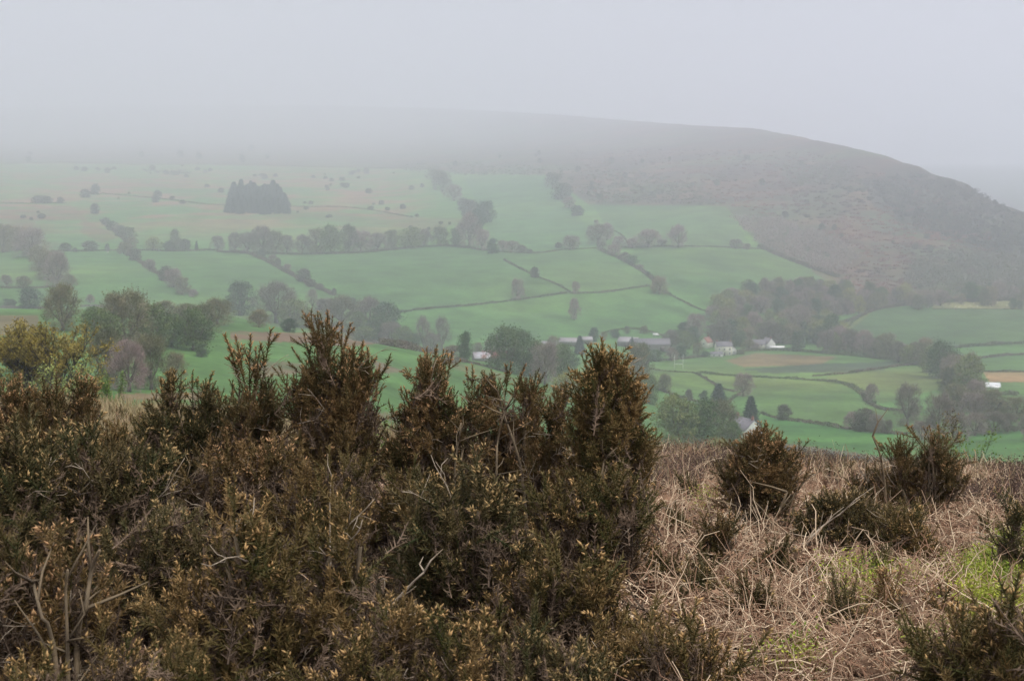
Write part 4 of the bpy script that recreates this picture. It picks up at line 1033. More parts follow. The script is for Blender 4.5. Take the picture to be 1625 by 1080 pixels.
def spray(seed, L=.22, lat=6, **kw):
    rs = np.random.RandomState(seed); Vs, Ts, As = [], [], []; n = 0
    V, T, A = shoot(rs, L, **kw); Vs.append(V); Ts.append(T); As.append(A); n += len(V)
    for k in range(lat):
        s = rs.uniform(.12, .72); th = k * 2.4 + rs.rand(); sp = rs.uniform(.45, .8)
        R_ = rotz_to(np.array([math.cos(th) * sp, math.sin(th) * sp, 1.0])); l_ = L * rs.uniform(.28, .5) * (1.1 - s * .4)
        V, T, A = shoot(rs, l_, **kw); V = V @ R_.T + np.array([0, 0, L * s]); Vs.append(V); Ts.append(T + n); As.append(A); n += len(V)
    return np.concatenate(Vs), np.concatenate(Ts), np.concatenate(As)
LIVE = [spray(100 + k, L=.165, lat=3 + k % 3, bud=.04) for k in range(8)]
LIVEB = [spray(150 + k, L=.165, lat=3 + k % 3, bud=1.1) for k in range(6)]
DEAD = [spray(200 + k, L=.17, lat=4, bud=.0, dens=300, bend=.3, spl=.020) for k in range(5)]
LONG = [spray(300 + k, L=.20, lat=2, bud=1.6, bend=.07, dens=560) for k in range(5)]
def place(items, lib, rs):
    """items: list of (pos, dir, scale)"""
    Vs, Ts, As, Ns = [], [], [], []; n = 0
    for (p, d, s, tn) in items:
        if tn >= 5: tn -= 10; V, T, A = LIVEB[rs.randint(len(LIVEB))]
        else: V, T, A = lib[rs.randint(len(lib))]
        a = rs.rand() * 6.283; c_, s_ = math.cos(a), math.sin(a); Rz = np.array([[c_, -s_, 0], [s_, c_, 0], [0, 0, 1]])
        Vs.append((V * s) @ (rotz_to(d) @ Rz).T + p); Ts.append(T + n); As.append(A); Ns.append(np.full(len(V), tn)); n += len(V)
    return np.concatenate(Vs), np.concatenate(Ts), np.concatenate(As), np.concatenate(Ns)
FOOT = []
def gorse(label, px, r, lobes, n_live=260, n_dead=120, seed=1, fingers=(), mat=None, stems=5, bare=0.15, name='gorse_bush', depth=.8, group=None, bare_twigs=10, ls=1.0):
    """lobes: (x px, top y, bottom y, half width px). everything is turned into metres at distance r"""
    rs = np.random.RandomState(seed); rd = random.Random(seed); near = r < 6.3
    if near: ls = ls * 1.22
    tb = rd.uniform(-.12, .22); ls = ls * rd.uniform(.85, 1.15)
    bx, by_, bz = at(px, r); a = math.atan2(bx, by_); k = r / F
    for l_ in lobes: FOOT.append((*at(l_[0], r)[:2], l_[3] * k))
    def loc(x_, y_): # pixel at distance r -> local (right, up)
        _, tt = az_tan(x_, y_); return (x_ - px) * k / math.cos(a) * math.cos(a), r * float(tt) - bz
    live, dead, nodes = [], [], []
    tw = np.array([l[3] * (l[2] - l[1]) for l in lobes], float); tw /= tw.sum()
    for li, (lx, ty, by2, hw) in enumerate(lobes):
        u, vt = loc(lx, ty); _, vb = loc(lx, by2); hw_ = hw * k; H = vt - vb
        npl = max(4, int(n_live * tw[li] / (9 if r > 6.3 else 13)))
        cen = np.array([u, 0, vb - H * .05])
        for q_ in range(npl):          # plumes: fans of shoots from one node near the outline
            t_ = (q_ + rs.rand()) / npl; t_ = t_ ** .85; th = rs.rand() * 6.283
            prof = (1 - t_ ** 2.4) ** .6 * (0.6 + .4 * min(1, t_ / .35)) * rs.uniform(.72, 1.08)
            rho = rs.uniform(.35, 1.0) ** .5
            nd = np.array([u + math.cos(th) * hw_ * prof * rho, math.sin(th) * hw_ * depth * prof * rho, vb + H * t_])
            d0 = nd - cen; d0 /= np.linalg.norm(d0) + 1e-6
            d0 = d0 * 1.0 + np.array([0, 0, .55 + .6 * t_]) + rs.normal(size=3) * .15; d0 /= np.linalg.norm(d0)
            nd = nd - d0 * .17 * ls; nodes.append(nd); sp = rs.uniform(.22, .42); tn = rs.rand() ** 1.6 * .8 + tb; bd = 10.0 if rs.rand() < (.32 if t_ > .45 else .12) else 0.0
            for _ in range(rs.randint(5, 10) if near else rs.randint(8, 14)):
                d = d0 + rs.normal(size=3) * sp; d /= np.linalg.norm(d); s = rs.uniform(.55, 1.25) * ls
                live.append((nd + d * rs.uniform(0, .09) * ls, d, s, float(np.clip(tn + rs.normal() * .12, 0, 1)) + bd))
        for _ in range(int(n_dead * tw[li] * .75)):
            t_ = rs.rand() ** 1.5; th = rs.rand() * 6.283; rho = rs.uniform(.05, .8) ** .6
            prof = (1 - t_ ** 2.4) ** .6 * (0.6 + .4 * min(1, t_ / .35))
            tip = np.array([u + math.cos(th) * hw_ * prof * rho, math.sin(th) * hw_ * depth * prof * rho, vb + H * t_ * .92])
            d = tip - cen; d /= np.linalg.norm(d) + 1e-6; d = d * .9 + np.array([0, 0, .3]) + rs.normal(size=3) * .5; d /= np.linalg.norm(d)
            s = rs.uniform(.7, 1.4) * ls; dead.append((tip - d * .17 * s, d, s, rs.rand() ** 2 * .8))
    longs = []
    for (x0, y0, x1, y1) in fingers:
        u0, v0 = loc(x0, y0); u1, v1 = loc(x1, y1); dy = rs.uniform(-.06, .06)
        p0 = np.array([u0, dy * .5, v0]); p1 = np.array([u1, dy, v1]); d = p1 - p0; L = np.linalg.norm(d)
        longs.append((p0, d / L, L / .20, rs.uniform(.1, .6))); nodes.append(p0)
    # single upright shoots standing out of the outline
    for li, (lx, ty, by2, hw) in enumerate(lobes):
        u, vt = loc(lx, ty); _, vb = loc(lx, by2); hw_ = hw * k; H = vt - vb
        for _ in range(int(5 + 16 * tw[li] * n_live / 260)):
            q_ = rs.uniform(-1, 1); t_ = (1 - abs(q_) ** 2.0) ** .6 * rs.uniform(.55, 1.0); fw = rs.uniform(-1, .6)
            d = np.array([q_ * .55 + rs.normal() * .16, rs.normal() * .2, 1.0]); d /= np.linalg.norm(d); L = rs.uniform(.11, .21) * ls
            p1 = np.array([u + q_ * hw_ * .95, fw * hw_ * depth * .7 * (1 - abs(q_)), vb + H * t_]); longs.append((p1 - d * L * .75, d, L / .20, rs.rand() * .7))
    e = empty(name, (bx, by_, bz), -a); me_mat = mat or (m_gorse, m_gorsed, m_gorse, m_gorseb)[seed % 4]
    for nm2, items, lib, mt in (('green_shoots', live, LIVE, me_mat), ('dead_shoots', dead, DEAD, m_dead)):
        if items:
            V, T, A, N_ = place(items, lib, rs)
            if nm2 == 'green_shoots' and longs:
                V2, T2, A2, N2_ = place(longs, LONG, rs); N_ = np.concatenate([N_, N2_]); T = np.concatenate([T, T2 + len(V)]); V = np.concatenate([V, V2]); A = np.concatenate([A, A2])
            obj(nm2, mesh(nm2, V, [T], mt, {'tip': ('FLOAT', A), 'tone': ('FLOAT', N_)}), e)
    # woody stems: base -> nodes
    sb = MB(); nodes = np.array(nodes); hz = nodes[:, 2].max()
    ends = [np.array([rd.uniform(-.12, .12) + nodes[:, 0].mean() * .6, rd.uniform(-.1, .1), -.05]) for _ in range(stems)]
    for nd in nodes:
        b0 = min(ends, key=lambda q: abs(q[0] - nd[0] * .5) + rd.random() * .2)
        m1 = b0 + (nd - b0) * .4 + np.array([rd.uniform(-.05, .05), rd.uniform(-.05, .05), .04]); m2 = b0 + (nd - b0) * .72 + np.array([rd.uniform(-.04, .04), rd.uniform(-.04, .04), .02])
        sb.tube(catmull([b0, m1, m2, nd], .12), .006, 5)
        sb.V[-1] = sb.V[-1]
    for c_, (p, d, s, tn_) in enumerate(live[::2] + dead[::3]):
        nd = nodes[np.argmin(((nodes - p) ** 2).sum(1))]
        sb.tube([nd, (nd + p) / 2 + rs.normal(size=3) * .01, p], [.0035, .0028, .002], 3, cap=False)
    for b0 in ends:
        tp = nodes[rd.randrange(len(nodes))]; tp = np.array([tp[0] * .6, tp[1] * .6, hz * rd.uniform(.35, .6)])
        m1 = b0 + (tp - b0) * .5 + np.array([rd.uniform(-.05, .05), rd.uniform(-.05, .05), 0])
        P = catmull([b0, m1, tp], .08); sb.tube(P, np.linspace(.014, .007, len(P)), 7)
    sb.build('stem', m_stem, e, True)
    bare_twigs = int(bare_twigs * 1.5)
    if bare_twigs:
        for _ in range(bare_twigs):
            tb = MB()
            nd = nodes[rd.randrange(len(nodes))]; d = np.array([rd.gauss(0, .6), rd.gauss(-.3, .5), rd.uniform(.1, 1.1)]); d /= np.linalg.norm(d); L = rd.uniform(.10, .27) * (.45 + .55 * ls) * min(1, r / 6.5)
            p = nd.copy(); P = [p]
            for q in range(5): d = d + np.array([rd.gauss(0, .22), rd.gauss(0, .22), rd.gauss(0, .15)]); d /= np.linalg.norm(d); P.append(P[-1] + d * L / 5)
            tb.tube(P, np.linspace(.0030, .0010, 6), 4)
            for q in range(rd.randint(1, 4)):
                i0 = rd.randint(1, 4); d2 = d + np.array([rd.gauss(0, .7), rd.gauss(0, .7), rd.gauss(0, .5)]); d2 /= np.linalg.norm(d2); P2 = [P[i0], P[i0] + d2 * L * .2, P[i0] + d2 * L * .36 + rs.normal(size=3) * .01]
                tb.tube(P2, [.0018, .0013, .0008], 3)
            tb.build('bare_twig', m_grey, e, True)
    tag(e, label, 'gorse bush', group)
    return e
def seg(*a): return a
gorse('tallest gorse bush with fingered tip, left of the picture centre', 525, 6.9, [(515, 512, 700, 30), (545, 560, 760, 66), (585, 560, 740, 34), (480, 600, 790, 62), (520, 660, 850, 95)], 560, 260, 11, mat=m_gorseb,
      fingers=[(515, 560, 492, 496), (512, 560, 503, 497), (518, 560, 527, 492), (520, 575, 535, 512), (545, 575, 541, 515), (540, 590, 556, 514), (500, 595, 484, 530), (500, 600, 463, 555), (560, 600, 565, 545), (572, 610, 574, 544), (580, 620, 588, 556), (590, 640, 612, 610)])
gorse('gorse bush with five upright fingers left of the tallest one', 402, 7.2, [(392, 590, 740, 28), (415, 600, 760, 36), (400, 655, 860, 60)], 250, 150, 12, mat=m_gorseb,
      fingers=[(388, 620, 364, 531), (392, 620, 381, 533), (398, 620, 398, 533), (404, 620, 413, 545), (415, 620, 433, 524), (383, 615, 370, 548), (408, 620, 407, 550)])
gorse('twin-peaked gorse bush at the left before the green pasture', 300, 7.5, [(272, 600, 760, 30), (322, 602, 770, 34), (350, 632, 780, 34), (300, 660, 860, 84), (255, 655, 740, 30)], 380, 220, 13,
      fingers=[(272, 640, 277, 585), (265, 650, 256, 598), (308, 650, 304, 588), (318, 650, 335, 588), (325, 660, 342, 604), (350, 680, 346, 618), (355, 690, 368, 612), (285, 650, 290, 612)])
gorse('gorse bush with ragged peak right of the tallest one', 690, 6.8, [(688, 560, 740, 34), (655, 628, 800, 42), (725, 620, 820, 40), (690, 660, 880, 86)], 420, 240, 14, mat=m_gorseb, bare_twigs=26,
      fingers=[(685, 610, 675, 552), (690, 610, 690, 548), (695, 610, 703, 556), (705, 630, 720, 560), (680, 620, 668, 566)])
gorse('gorse bush with pale bare stems between two taller ones', 810, 7.2, [(790, 588, 760, 40), (835, 590, 760, 40), (760, 620, 800, 34), (815, 660, 860, 80)], 380, 240, 15, mat=m_gorseb, bare_twigs=30, stems=8,
      fingers=[(765, 650, 765, 592), (775, 640, 770, 598), (800, 640, 808, 577), (815, 640, 829, 577), (830, 640, 845, 595), (790, 640, 785, 590), (745, 640, 739, 585), (748, 640, 751, 580), (840, 650, 858, 592)])
gorse('cone-shaped gorse bush standing alone right of centre', 965, 6.5, [(962, 556, 740, 50), (985, 600, 770, 44), (930, 620, 760, 34), (1000, 670, 800, 36), (965, 640, 830, 66)], 620, 240, 16, ls=1.00,
      fingers=[(955, 610, 957, 536), (948, 610, 940, 546), (980, 620, 983, 566), (940, 620, 924, 560), (968, 620, 970, 575), (995, 640, 1006, 584), (1010, 660, 1016, 595)])
gorse('narrow gorse sprig beside the cone-shaped bush', 885, 6.9, [(886, 630, 730, 16), (872, 670, 800, 28)], 60, 50, 17, mat=m_gorseb, fingers=[(882, 680, 893, 612), (880, 690, 872, 632)], stems=2)
gorse('dark gorse filling the gap under the cone-shaped bush', 940, 5.9, [(930, 770, 960, 70), (990, 740, 900, 46), (880, 760, 930, 50)], 300, 260, 18)
gorse('rust-tipped gorse along the left skyline', 70, 8.6, [(20, 606, 740, 60), (90, 612, 740, 60), (135, 602, 720, 22), (50, 640, 800, 120)], 420, 180, 19, mat=m_gorseb, fingers=[(120, 650, 150, 600), (110, 650, 135, 612)])
gorse('low gorse right of the left skyline clump', 215, 9.5, [(200, 668, 780, 60), (240, 660, 760, 30)], 180, 120, 20)
gorse('big spreading gorse at the left with orange buds', 110, 5.2, [(60, 690, 960, 90), (150, 680, 940, 70), (210, 700, 930, 60), (20, 670, 940, 70)], 520, 260, 21, ls=0.95,
      fingers=[(90, 800, 60, 672), (170, 790, 150, 690), (200, 790, 215, 680), (230, 800, 262, 690)])
gorse('brown half-dead gorse below the tallest bush', 600, 5.6, [(560, 720, 930, 80), (640, 740, 940, 70), (500, 740, 920, 70)], 330, 360, 22, bare_twigs=26)
gorse('brown half-dead gorse below the twin-peaked bush', 380, 6.0, [(340, 720, 900, 60), (420, 700, 900, 60), (460, 740, 920, 60)], 220, 340, 23, bare_twigs=26)
gorse('near blurred gorse with orange tips left of centre', 450, 3.9, [(370, 790, 1120, 70), (450, 850, 1150, 90), (560, 800, 1120, 60), (300, 880, 1150, 60)], 300, 160, 24, ls=0.95,
      fingers=[(372, 850, 368, 752), (400, 880, 410, 790), (552, 860, 560, 780), (570, 870, 590, 800), (530, 870, 520, 810), (350, 870, 335, 800)])
gorse('budding gorse in the bottom middle', 730, 4.8, [(690, 760, 1010, 70), (770, 770, 1020, 74), (730, 830, 1080, 100)], 420, 220, 25, ls=1.00,
      fingers=[(690, 800, 680, 742), (760, 810, 770, 756), (800, 820, 815, 770), (720, 800, 730, 756)])
gorse('low gorse at the bottom centre with pale forked twig', 640, 3.6, [(620, 960, 1200, 90), (700, 980, 1200, 90), (540, 980, 1200, 70)], 240, 200, 26, ls=0.93, bare_twigs=26)
gorse('gorse with thick grey stems in the bottom left corner', 70, 4.0, [(30, 870, 1080, 60), (110, 860, 1060, 60), (-20, 880, 1100, 50)], 170, 130, 27, ls=0.98, bare_twigs=24, stems=7)
gorse('dark low gorse in the bottom left foreground', 190, 3.4, [(180, 1000, 1250, 90), (280, 1010, 1250, 80), (60, 1030, 1250, 80)], 170, 190, 28, ls=0.88, bare_twigs=20)
gorse('gorse filling the slope between the left bushes', 260, 4.9, [(250, 790, 1000, 70), (320, 820, 1020, 60), (190, 840, 1020, 60)], 240, 260, 29, ls=1.00)
gorse('leggy round-headed gorse on bare stems over the bracken', 1195, 8.0, [(1205, 690, 770, 50), (1245, 718, 775, 42), (1168, 730, 785, 32), (1205, 740, 795, 56)], 380, 130, 30, mat=m_gorseb, stems=7, bare_twigs=16,
      fingers=[(1210, 730, 1203, 684), (1222, 730, 1218, 678), (1232, 740, 1237, 686), (1195, 730, 1187, 695), (1262, 760, 1272, 718), (1275, 765, 1285, 730)])
gorse('fan-shaped gorse at the right with radiating shoots', 1465, 9.2, [(1480, 700, 780, 42), (1430, 705, 790, 38), (1505, 725, 780, 34), (1455, 750, 810, 50)], 280, 120, 31, mat=m_gorseb,
      fingers=[(1475, 725, 1438, 673), (1478, 722, 1452, 684), (1482, 720, 1467, 678), (1486, 720, 1474, 676), (1490, 720, 1489, 674), (1492, 722, 1503, 690), (1494, 725, 1521, 686), (1498, 735, 1528, 718), (1505, 745, 1543, 730), (1415, 730, 1388, 695), (1420, 730, 1402, 700)])
gorse('sparse twiggy gorse left of the fan-shaped one', 1390, 9.6, [(1365, 745, 830, 30), (1395, 735, 840, 34)], 90, 120, 32, mat=m_gorseb, bare_twigs=22, fingers=[(1358, 760, 1350, 728), (1376, 760, 1376, 724)])
gorse('dark green cushion of gorse among the pale bracken', 1330, 7.4, [(1305, 800, 900, 44), (1345, 788, 900, 56), (1388, 812, 900, 40)], 420, 160, 33, depth=1.0)
gorse('dark green gorse right of the cushion among bracken', 1445, 7.2, [(1445, 815, 900, 34)], 120, 60, 34)
gorse('low sprawling gorse with arching twigs in the right foreground', 1460, 5.4, [(1420, 950, 1060, 70), (1520, 960, 1060, 70), (1370, 955, 1040, 50)], 130, 260, 35, ls=.8, bare_twigs=30, mat=m_gorseb)
gorse('gorse in the bottom right corner', 1580, 4.2, [(1540, 990, 1130, 60), (1610, 960, 1130, 50)], 170, 120, 36, ls=0.98)
gorse('upright gorse shoots at the right edge', 1612, 6.4, [(1612, 800, 940, 13), (1632, 860, 980, 16)], 50, 40, 37)
gorse('dark gorse at the bottom right of centre', 1070, 4.3, [(1040, 990, 1140, 70), (1120, 1000, 1150, 60), (960, 990, 1150, 60)], 260, 180, 38, ls=0.98)
gorse('small gorse among bracken below the cone-shaped bush', 1150, 6.6, [(1145, 815, 900, 20), (1125, 840, 920, 16)], 26, 90, 39, bare_twigs=12)
gorse('sprawling gorse in the middle foreground', 880, 4.6, [(870, 880, 1060, 70), (950, 900, 1080, 60), (810, 920, 1080, 50)], 260, 260, 40, ls=1.00)
gorse('low olive gorse in the middle of the bottom edge', 830, 3.6, [(820, 990, 1200, 90), (900, 1010, 1200, 70)], 170, 170, 41, ls=0.91)
# small sprigs of gorse along the brow, copies of two small bushes
s1 = gorse('small gorse sprig on the skyline left of the round-headed bush', 1088, 13.0, [(1088, 706, 770, 14), (1078, 720, 770, 14)], 36, 20, 50, stems=2, bare_twigs=0, group='gorse sprigs along the brow')
s2 = gorse('brown gorse sprig on the skyline at the right of the fan-shaped bush', 1583, 13.5, [(1583, 738, 790, 14)], 30, 24, 51, mat=m_gorseb, stems=2, bare_twigs=0, group='gorse sprigs along the brow')
rr = random.Random(44)
for k, (xx, r_) in enumerate([(1050, 13.5), (1070, 14.5), (1110, 13), (1128, 14.2), (1305, 13.8), (1318, 12.5), (1345, 14.4), (1540, 14.2), (1563, 13.2), (1600, 12.6), (1620, 14.3), (1505, 12.4), (1240, 13.4), (1268, 14.6), (1480, 13.9), (1522, 14.6), (1385, 14.8), (1150, 14.6), (640, 12.0), (660, 13.0), (170, 12.5), (195, 13.5), (228, 12.8)]):
    c_ = copy_tree((s1, s2)[k % 2]); x, y, z = at(xx, r_); c_.location = (x, y, z - .02); c_.rotation_euler = (0, 0, rr.uniform(0, 6.28)); q_ = rr.uniform(.7, 1.45); c_.scale = (q_, q_, q_ * .9)
    side = 'left' if xx < 300 else ('middle' if xx < 700 else ('round-headed bush' if xx < 1200 else ('fan-shaped bush' if xx < 1450 else 'right edge')))
    lab = {'left': 'small gorse sprig in the grassy gap on the left skyline', 'middle': 'small gorse sprig in the gap right of the tallest bush', 'round-headed bush': 'small gorse sprig on the brow beyond the pale bracken',
           'fan-shaped bush': 'small gorse sprig on the brow between the two right bushes', 'right edge': 'small gorse sprig on the heathery brow near the right edge'}[side]
    tag(c_, lab, 'gorse bush', 'gorse sprigs, ' + side)

d1 = gorse('small dead twiggy gorse tuft standing among the pale bracken', 1080, 7.5, [(1080, 820, 890, 16), (1092, 835, 890, 12)], 5, 60, 61, stems=3, bare_twigs=6, group='dead gorse tufts among the bracken')
for xx, r_ in [(1060, 6.0), (1115, 5.6), (1235, 6.2), (1300, 6.0), (1260, 9.3), (1100, 9.5), (1390, 6.3), (1580, 8.4), (1530, 9.6), (1170, 10.5), (1340, 10.2), (1430, 10.8), (1590, 10.6), (1205, 5.3), (1345, 5.2)]:
    c_ = copy_tree(d1); x, y, z = at(xx, r_); c_.location = (x, y, z - .01); c_.rotation_euler = (0, 0, rr.uniform(0, 6.28)); q_ = rr.uniform(.7, 1.4); c_.scale = (q_, q_, q_)
    tag(c_, 'small dead twiggy gorse tuft standing among the pale bracken', 'gorse bush', 'dead gorse tufts among the bracken')

# tall bare gorse stems standing over the bracken, each a dead bush
def dead_branch(label, px, r, pts, rad=.007, seed=0, twig=8, name='dead_stem', mat=None, cat='dead stem'):
    rd = random.Random(seed); x, y, z = at(px, r); a = math.atan2(x, y); k = r / F
    P = []
    for (u, v) in pts:
        _, tt = az_tan(u, v); P.append(np.array([(u - px) * k, rd.uniform(-.05, .05), r * float(tt) - z]))
    P[0][2] = min(P[0][2], -.02)
    C_ = catmull(P, .04); mb = MB(); mb.tube(C_, np.linspace(rad, rad * .35, len(C_)), 6)
    for _ in range(twig):
        i = rd.randrange(len(C_) // 4, len(C_)); d = np.array([rd.gauss(0, .8), rd.gauss(0, .6), rd.uniform(.0, .9)]); d /= np.linalg.norm(d); L = rd.uniform(.06, .2)
        mb.tube([C_[i], C_[i] + d * L * .5 + np.array([0, 0, .01]), C_[i] + d * L + np.array([rd.gauss(0, .02), 0, .02])], [rad * .45, rad * .3, rad * .12], 4)
    o = mb.build(name, mat or m_stem, None, True); o.location = (x, y, z); o.rotation_euler = (0, 0, -a); tag(o, label, cat); return o
dead_branch('crooked bare stem rising to the leggy round-headed gorse', 1215, 7.7, [(1208, 1010), (1212, 960), (1228, 910), (1222, 860), (1235, 820), (1250, 780)], .016, 1, 10)
dead_branch('slanting bare stem right of the crooked one', 1240, 7.9, [(1222, 960), (1238, 900), (1248, 840), (1262, 780)], .011, 21, 8)
dead_branch('straight bare stem left of the crooked one', 1178, 7.8, [(1182, 975), (1178, 900), (1172, 850), (1170, 800)], .012, 2, 8)
dead_branch('pale upright stalk in the right foreground', 1357, 6.0, [(1364, 1060), (1360, 980), (1356, 895)], .007, 3, 2, mat=m_grey)
dead_branch('pale upright stalk left of the other one in the right foreground', 1287, 5.6, [(1284, 1080), (1288, 980), (1285, 895)], .006, 4, 2, mat=m_grey)
dead_branch('arching straw stalk over the right foreground gorse', 1560, 5.2, [(1470, 990), (1540, 992), (1590, 1002), (1640, 1030)], .005, 5, 1, mat=m_grey)
dead_branch('forked bare stem beside the fan-shaped gorse', 1412, 8.8, [(1412, 900), (1410, 820), (1405, 760), (1398, 720), (1386, 690)], .013, 6, 8)
dead_branch('bare branch leaning right in front of the dark cushion gorse', 1275, 7.2, [(1265, 895), (1290, 850), (1315, 830), (1335, 812)], .008, 7, 8, mat=m_grey)
dead_branch('thick grey stem leaning right in the bottom left corner', 100, 3.9, [(95, 1075), (112, 1020), (125, 960), (135, 910), (148, 868)], .013, 8, 6, mat=m_stem)
dead_branch('thick grey stem leaning left in the bottom left corner', 90, 3.8, [(90, 1070), (75, 1020), (60, 975), (48, 930)], .011, 9, 6, mat=m_stem)
dead_branch('upright grey stem between the two leaning ones', 95, 3.85, [(93, 1060), (96, 1000), (96, 940), (100, 900)], .009, 10, 6, mat=m_stem)
dead_branch('bent bare stem under the gorse in the bottom middle', 880, 5.0, [(868, 1030), (878, 1000), (898, 960), (905, 925)], .010, 11, 6)
dead_branch('pale forked dead branch lying left of the bottom middle', 655, 4.4, [(570, 1040), (605, 990), (640, 940), (672, 902)], .009, 12, 10, mat=m_grey)
dead_branch('short broken pale stem near the bottom edge left of centre', 572, 3.9, [(568, 1040), (574, 1000), (580, 975)], .010, 13, 6, mat=m_grey)
dead_branch('tall thin bare stem under the ragged-peaked gorse', 780, 6.6, [(842, 800), (830, 760), (815, 700), (800, 660), (790, 620)], .010, 14, 10)
dead_branch('forked bare stem in the gap of the middle gorse', 790, 6.5, [(788, 790), (788, 740), (790, 700), (798, 660), (812, 630)], .008, 15, 10)
dead_branch('thin leaning stem below the middle gorse', 725, 6.4, [(718, 790), (722, 740), (728, 700), (732, 670)], .007, 16, 8)
dead_branch('bare stem at the foot of the cone-shaped gorse', 945, 6.2, [(948, 800), (955, 760), (962, 730)], .010, 17, 8)
dead_branch('thin bare stalk standing up from the brown gorse left of centre', 524, 5.4, [(522, 860), (522, 800), (526, 755)], .005, 18, 2, mat=m_grey)
dead_branch('slim bare stems fanning below the twin-peaked gorse', 300, 7.0, [(305, 830), (300, 790), (292, 750)], .007, 19, 10)
dead_branch('slim bare stem at the right of the twin-peaked gorse', 345, 7.0, [(330, 830), (338, 790), (348, 750)], .007, 20, 10)

# ------------------------------------------------------------------ bracken litter, heather, bilberry, grass
def scatter(rs, n, P, r0, r1, avoid=True):
    """points on the ground whose picture position lies in polygon P"""
    out_ = []; P = np.asarray(P, float); tot = 0; tries = 0
    while tot < n and tries < 60:
        tries += 1
        r = np.sqrt(rs.uniform(r0 * r0, r1 * r1, n * 3)); a = rs.uniform(-.48, .48, n * 3); z = ground(a, r); x = np.sin(a) * r; y = np.cos(a) * r
        u, v = project(x, y, z); m = inpoly(u, v, P); out_.append(np.stack([x, y, z], 1)[m]); tot += int(m.sum())
    B_ = np.concatenate(out_)[:n]
    if avoid:
        for (fx, fy, fr) in FOOT:
            B_ = B_[np.hypot(B_[:, 0] - fx, B_[:, 1] - fy) > fr * .5 + .03]
    return B_
def strands(rs, B, L, rad, flat=.3, bend=.5, k=3, seg_=5, lift=.02, mixL=(.5, 1.3)):
    """many curved stalks, vectorised. flat: vertical share of the direction"""
    n = len(B); th = rs.rand(n) * 6.283; el = np.clip(rs.normal(size=n) * .35 + flat, -.05, 1.5)
    D = np.stack([np.cos(th) * np.cos(el), np.sin(th) * np.cos(el), np.sin(el)], 1); L = L * rs.uniform(*mixL, n)
    side = np.cross(D, rdir(rs, n)); side /= np.linalg.norm(side, axis=1)[:, None]
    t_ = np.linspace(0, 1, seg_); Bn = (bend * rs.normal(size=n))[:, None, None]
    P = (B + np.array([0, 0, 1]) * (rs.rand(n)[:, None] * lift))[:, None, :] + D[:, None, :] * (L[:, None] * t_)[:, :, None] + side[:, None, :] * Bn * (L[:, None] * t_ ** 2)[:, :, None] * .5
    P[:, 2:, :] += np.cumsum(rs.normal(size=(n, seg_ - 2, 3)) * (L[:, None, None] * .075), axis=1); P[:, :, 2] -= (L[:, None] * t_ ** 2) * .22
    A = side; C_ = np.cross(D, A); R_ = rad * rs.uniform(.6, 1.3, n)[:, None] * (1 - .5 * t_)[None]
    an = np.arange(k) * 6.283 / k
    V = P[:, :, None, :] + R_[:, :, None, None] * (np.cos(an)[None, None, :, None] * A[:, None, None, :] + np.sin(an)[None, None, :, None] * C_[:, None, None, :])
    i, s_, j = np.meshgrid(np.arange(n), np.arange(seg_ - 1), np.arange(k), indexing='ij'); base = i * seg_ * k + s_ * k
    Fc = np.stack([base + j, base + (j + 1) % k, base + k + (j + 1) % k, base + k + j], -1).reshape(-1, 4)
    return V.reshape(-1, 3), Fc, np.repeat(rs.rand(n), seg_ * k)
m_brack = M('dead_bracken', (0.20, 0.105, 0.062), var=(0.40, 0.235, 0.145), scale=4, attr=('tip', (0.88, 0.70, 0.47)))
m_frond = M('dead_fronds', (0.09, 0.054, 0.034), var=(0.33, 0.205, 0.125), scale=5)
m_heather = M('heather', (0.060, 0.040, 0.033), var=(0.16, 0.105, 0.075), scale=2.0)
m_bil = M('bilberry_leaves', (0.42, 0.44, 0.055), var=(0.15, 0.22, 0.04), scale=5)
m_straw = M('dry_grass', (0.34, 0.27, 0.15), var=(0.22, 0.19, 0.08), scale=3, attr=('tip', (0.40, 0.32, 0.19)))
rs = np.random.RandomState(77)
BR = [(1000, 1200), (985, 900), (1010, 740), (1100, 735), (1300, 750), (1700, 765), (1700, 1250), (1330, 1250)]
mb = MB()
B = scatter(rs, 15000, BR, 4.2, 14.5); V, Fc, A = strands(rs, B, .20, .0027, .2, 1.1, lift=.12); mb.add(V, Fc, A ** 2.2)
B = scatter(rs, 2200, BR, 5.0, 14); V, Fc, A = strands(rs, B, .27, .0036, .95, .5, lift=.04); mb.add(V, Fc, A ** 1.5)
B = scatter(rs, 3500, [(-100, 1250), (-100, 660), (400, 680), (1000, 760), (1000, 1250)], 3.0, 13); V, Fc, A = strands(rs, B, .22, .0025, .35, .9, lift=.10); mb.add(V, Fc, A ** 2 * .5)
B = scatter(rs, 3500, [(1050, 1250), (1150, 960), (1700, 940), (1700, 1250)], 3.8, 7.5); V, Fc, A = strands(rs, B, .22, .0026, .35, .9, lift=.10); mb.add(V, Fc, A ** 2)
tag(mb.build('bracken_litter', m_brack, attr=True), 'tangle of dead straw-coloured bracken stalks covering the heath', 'bracken', kind='stuff')
mb = MB()
B = scatter(rs, 16000, [(1150, 1250), (1200, 960), (1700, 940), (1700, 1250)], 3.8, 7.5); B[:, 2] += rs.rand(len(B)) ** 2 * .12; V, Fc = leaves(rs, B, .014, .3); mb.add(V, Fc)
B = scatter(rs, 60000, BR, 4.2, 15); B[:, 2] += rs.rand(len(B)) ** 2 * .14; V, Fc = leaves(rs, B, .014, .30); mb.add(V, Fc)
B = scatter(rs, 14000, [(-100, 1250), (-100, 660), (400, 680), (1000, 760), (1000, 1250)], 3.0, 14); B[:, 2] += rs.rand(len(B)) ** 2 * .12; V, Fc = leaves(rs, B, .015, .3); mb.add(V, Fc)
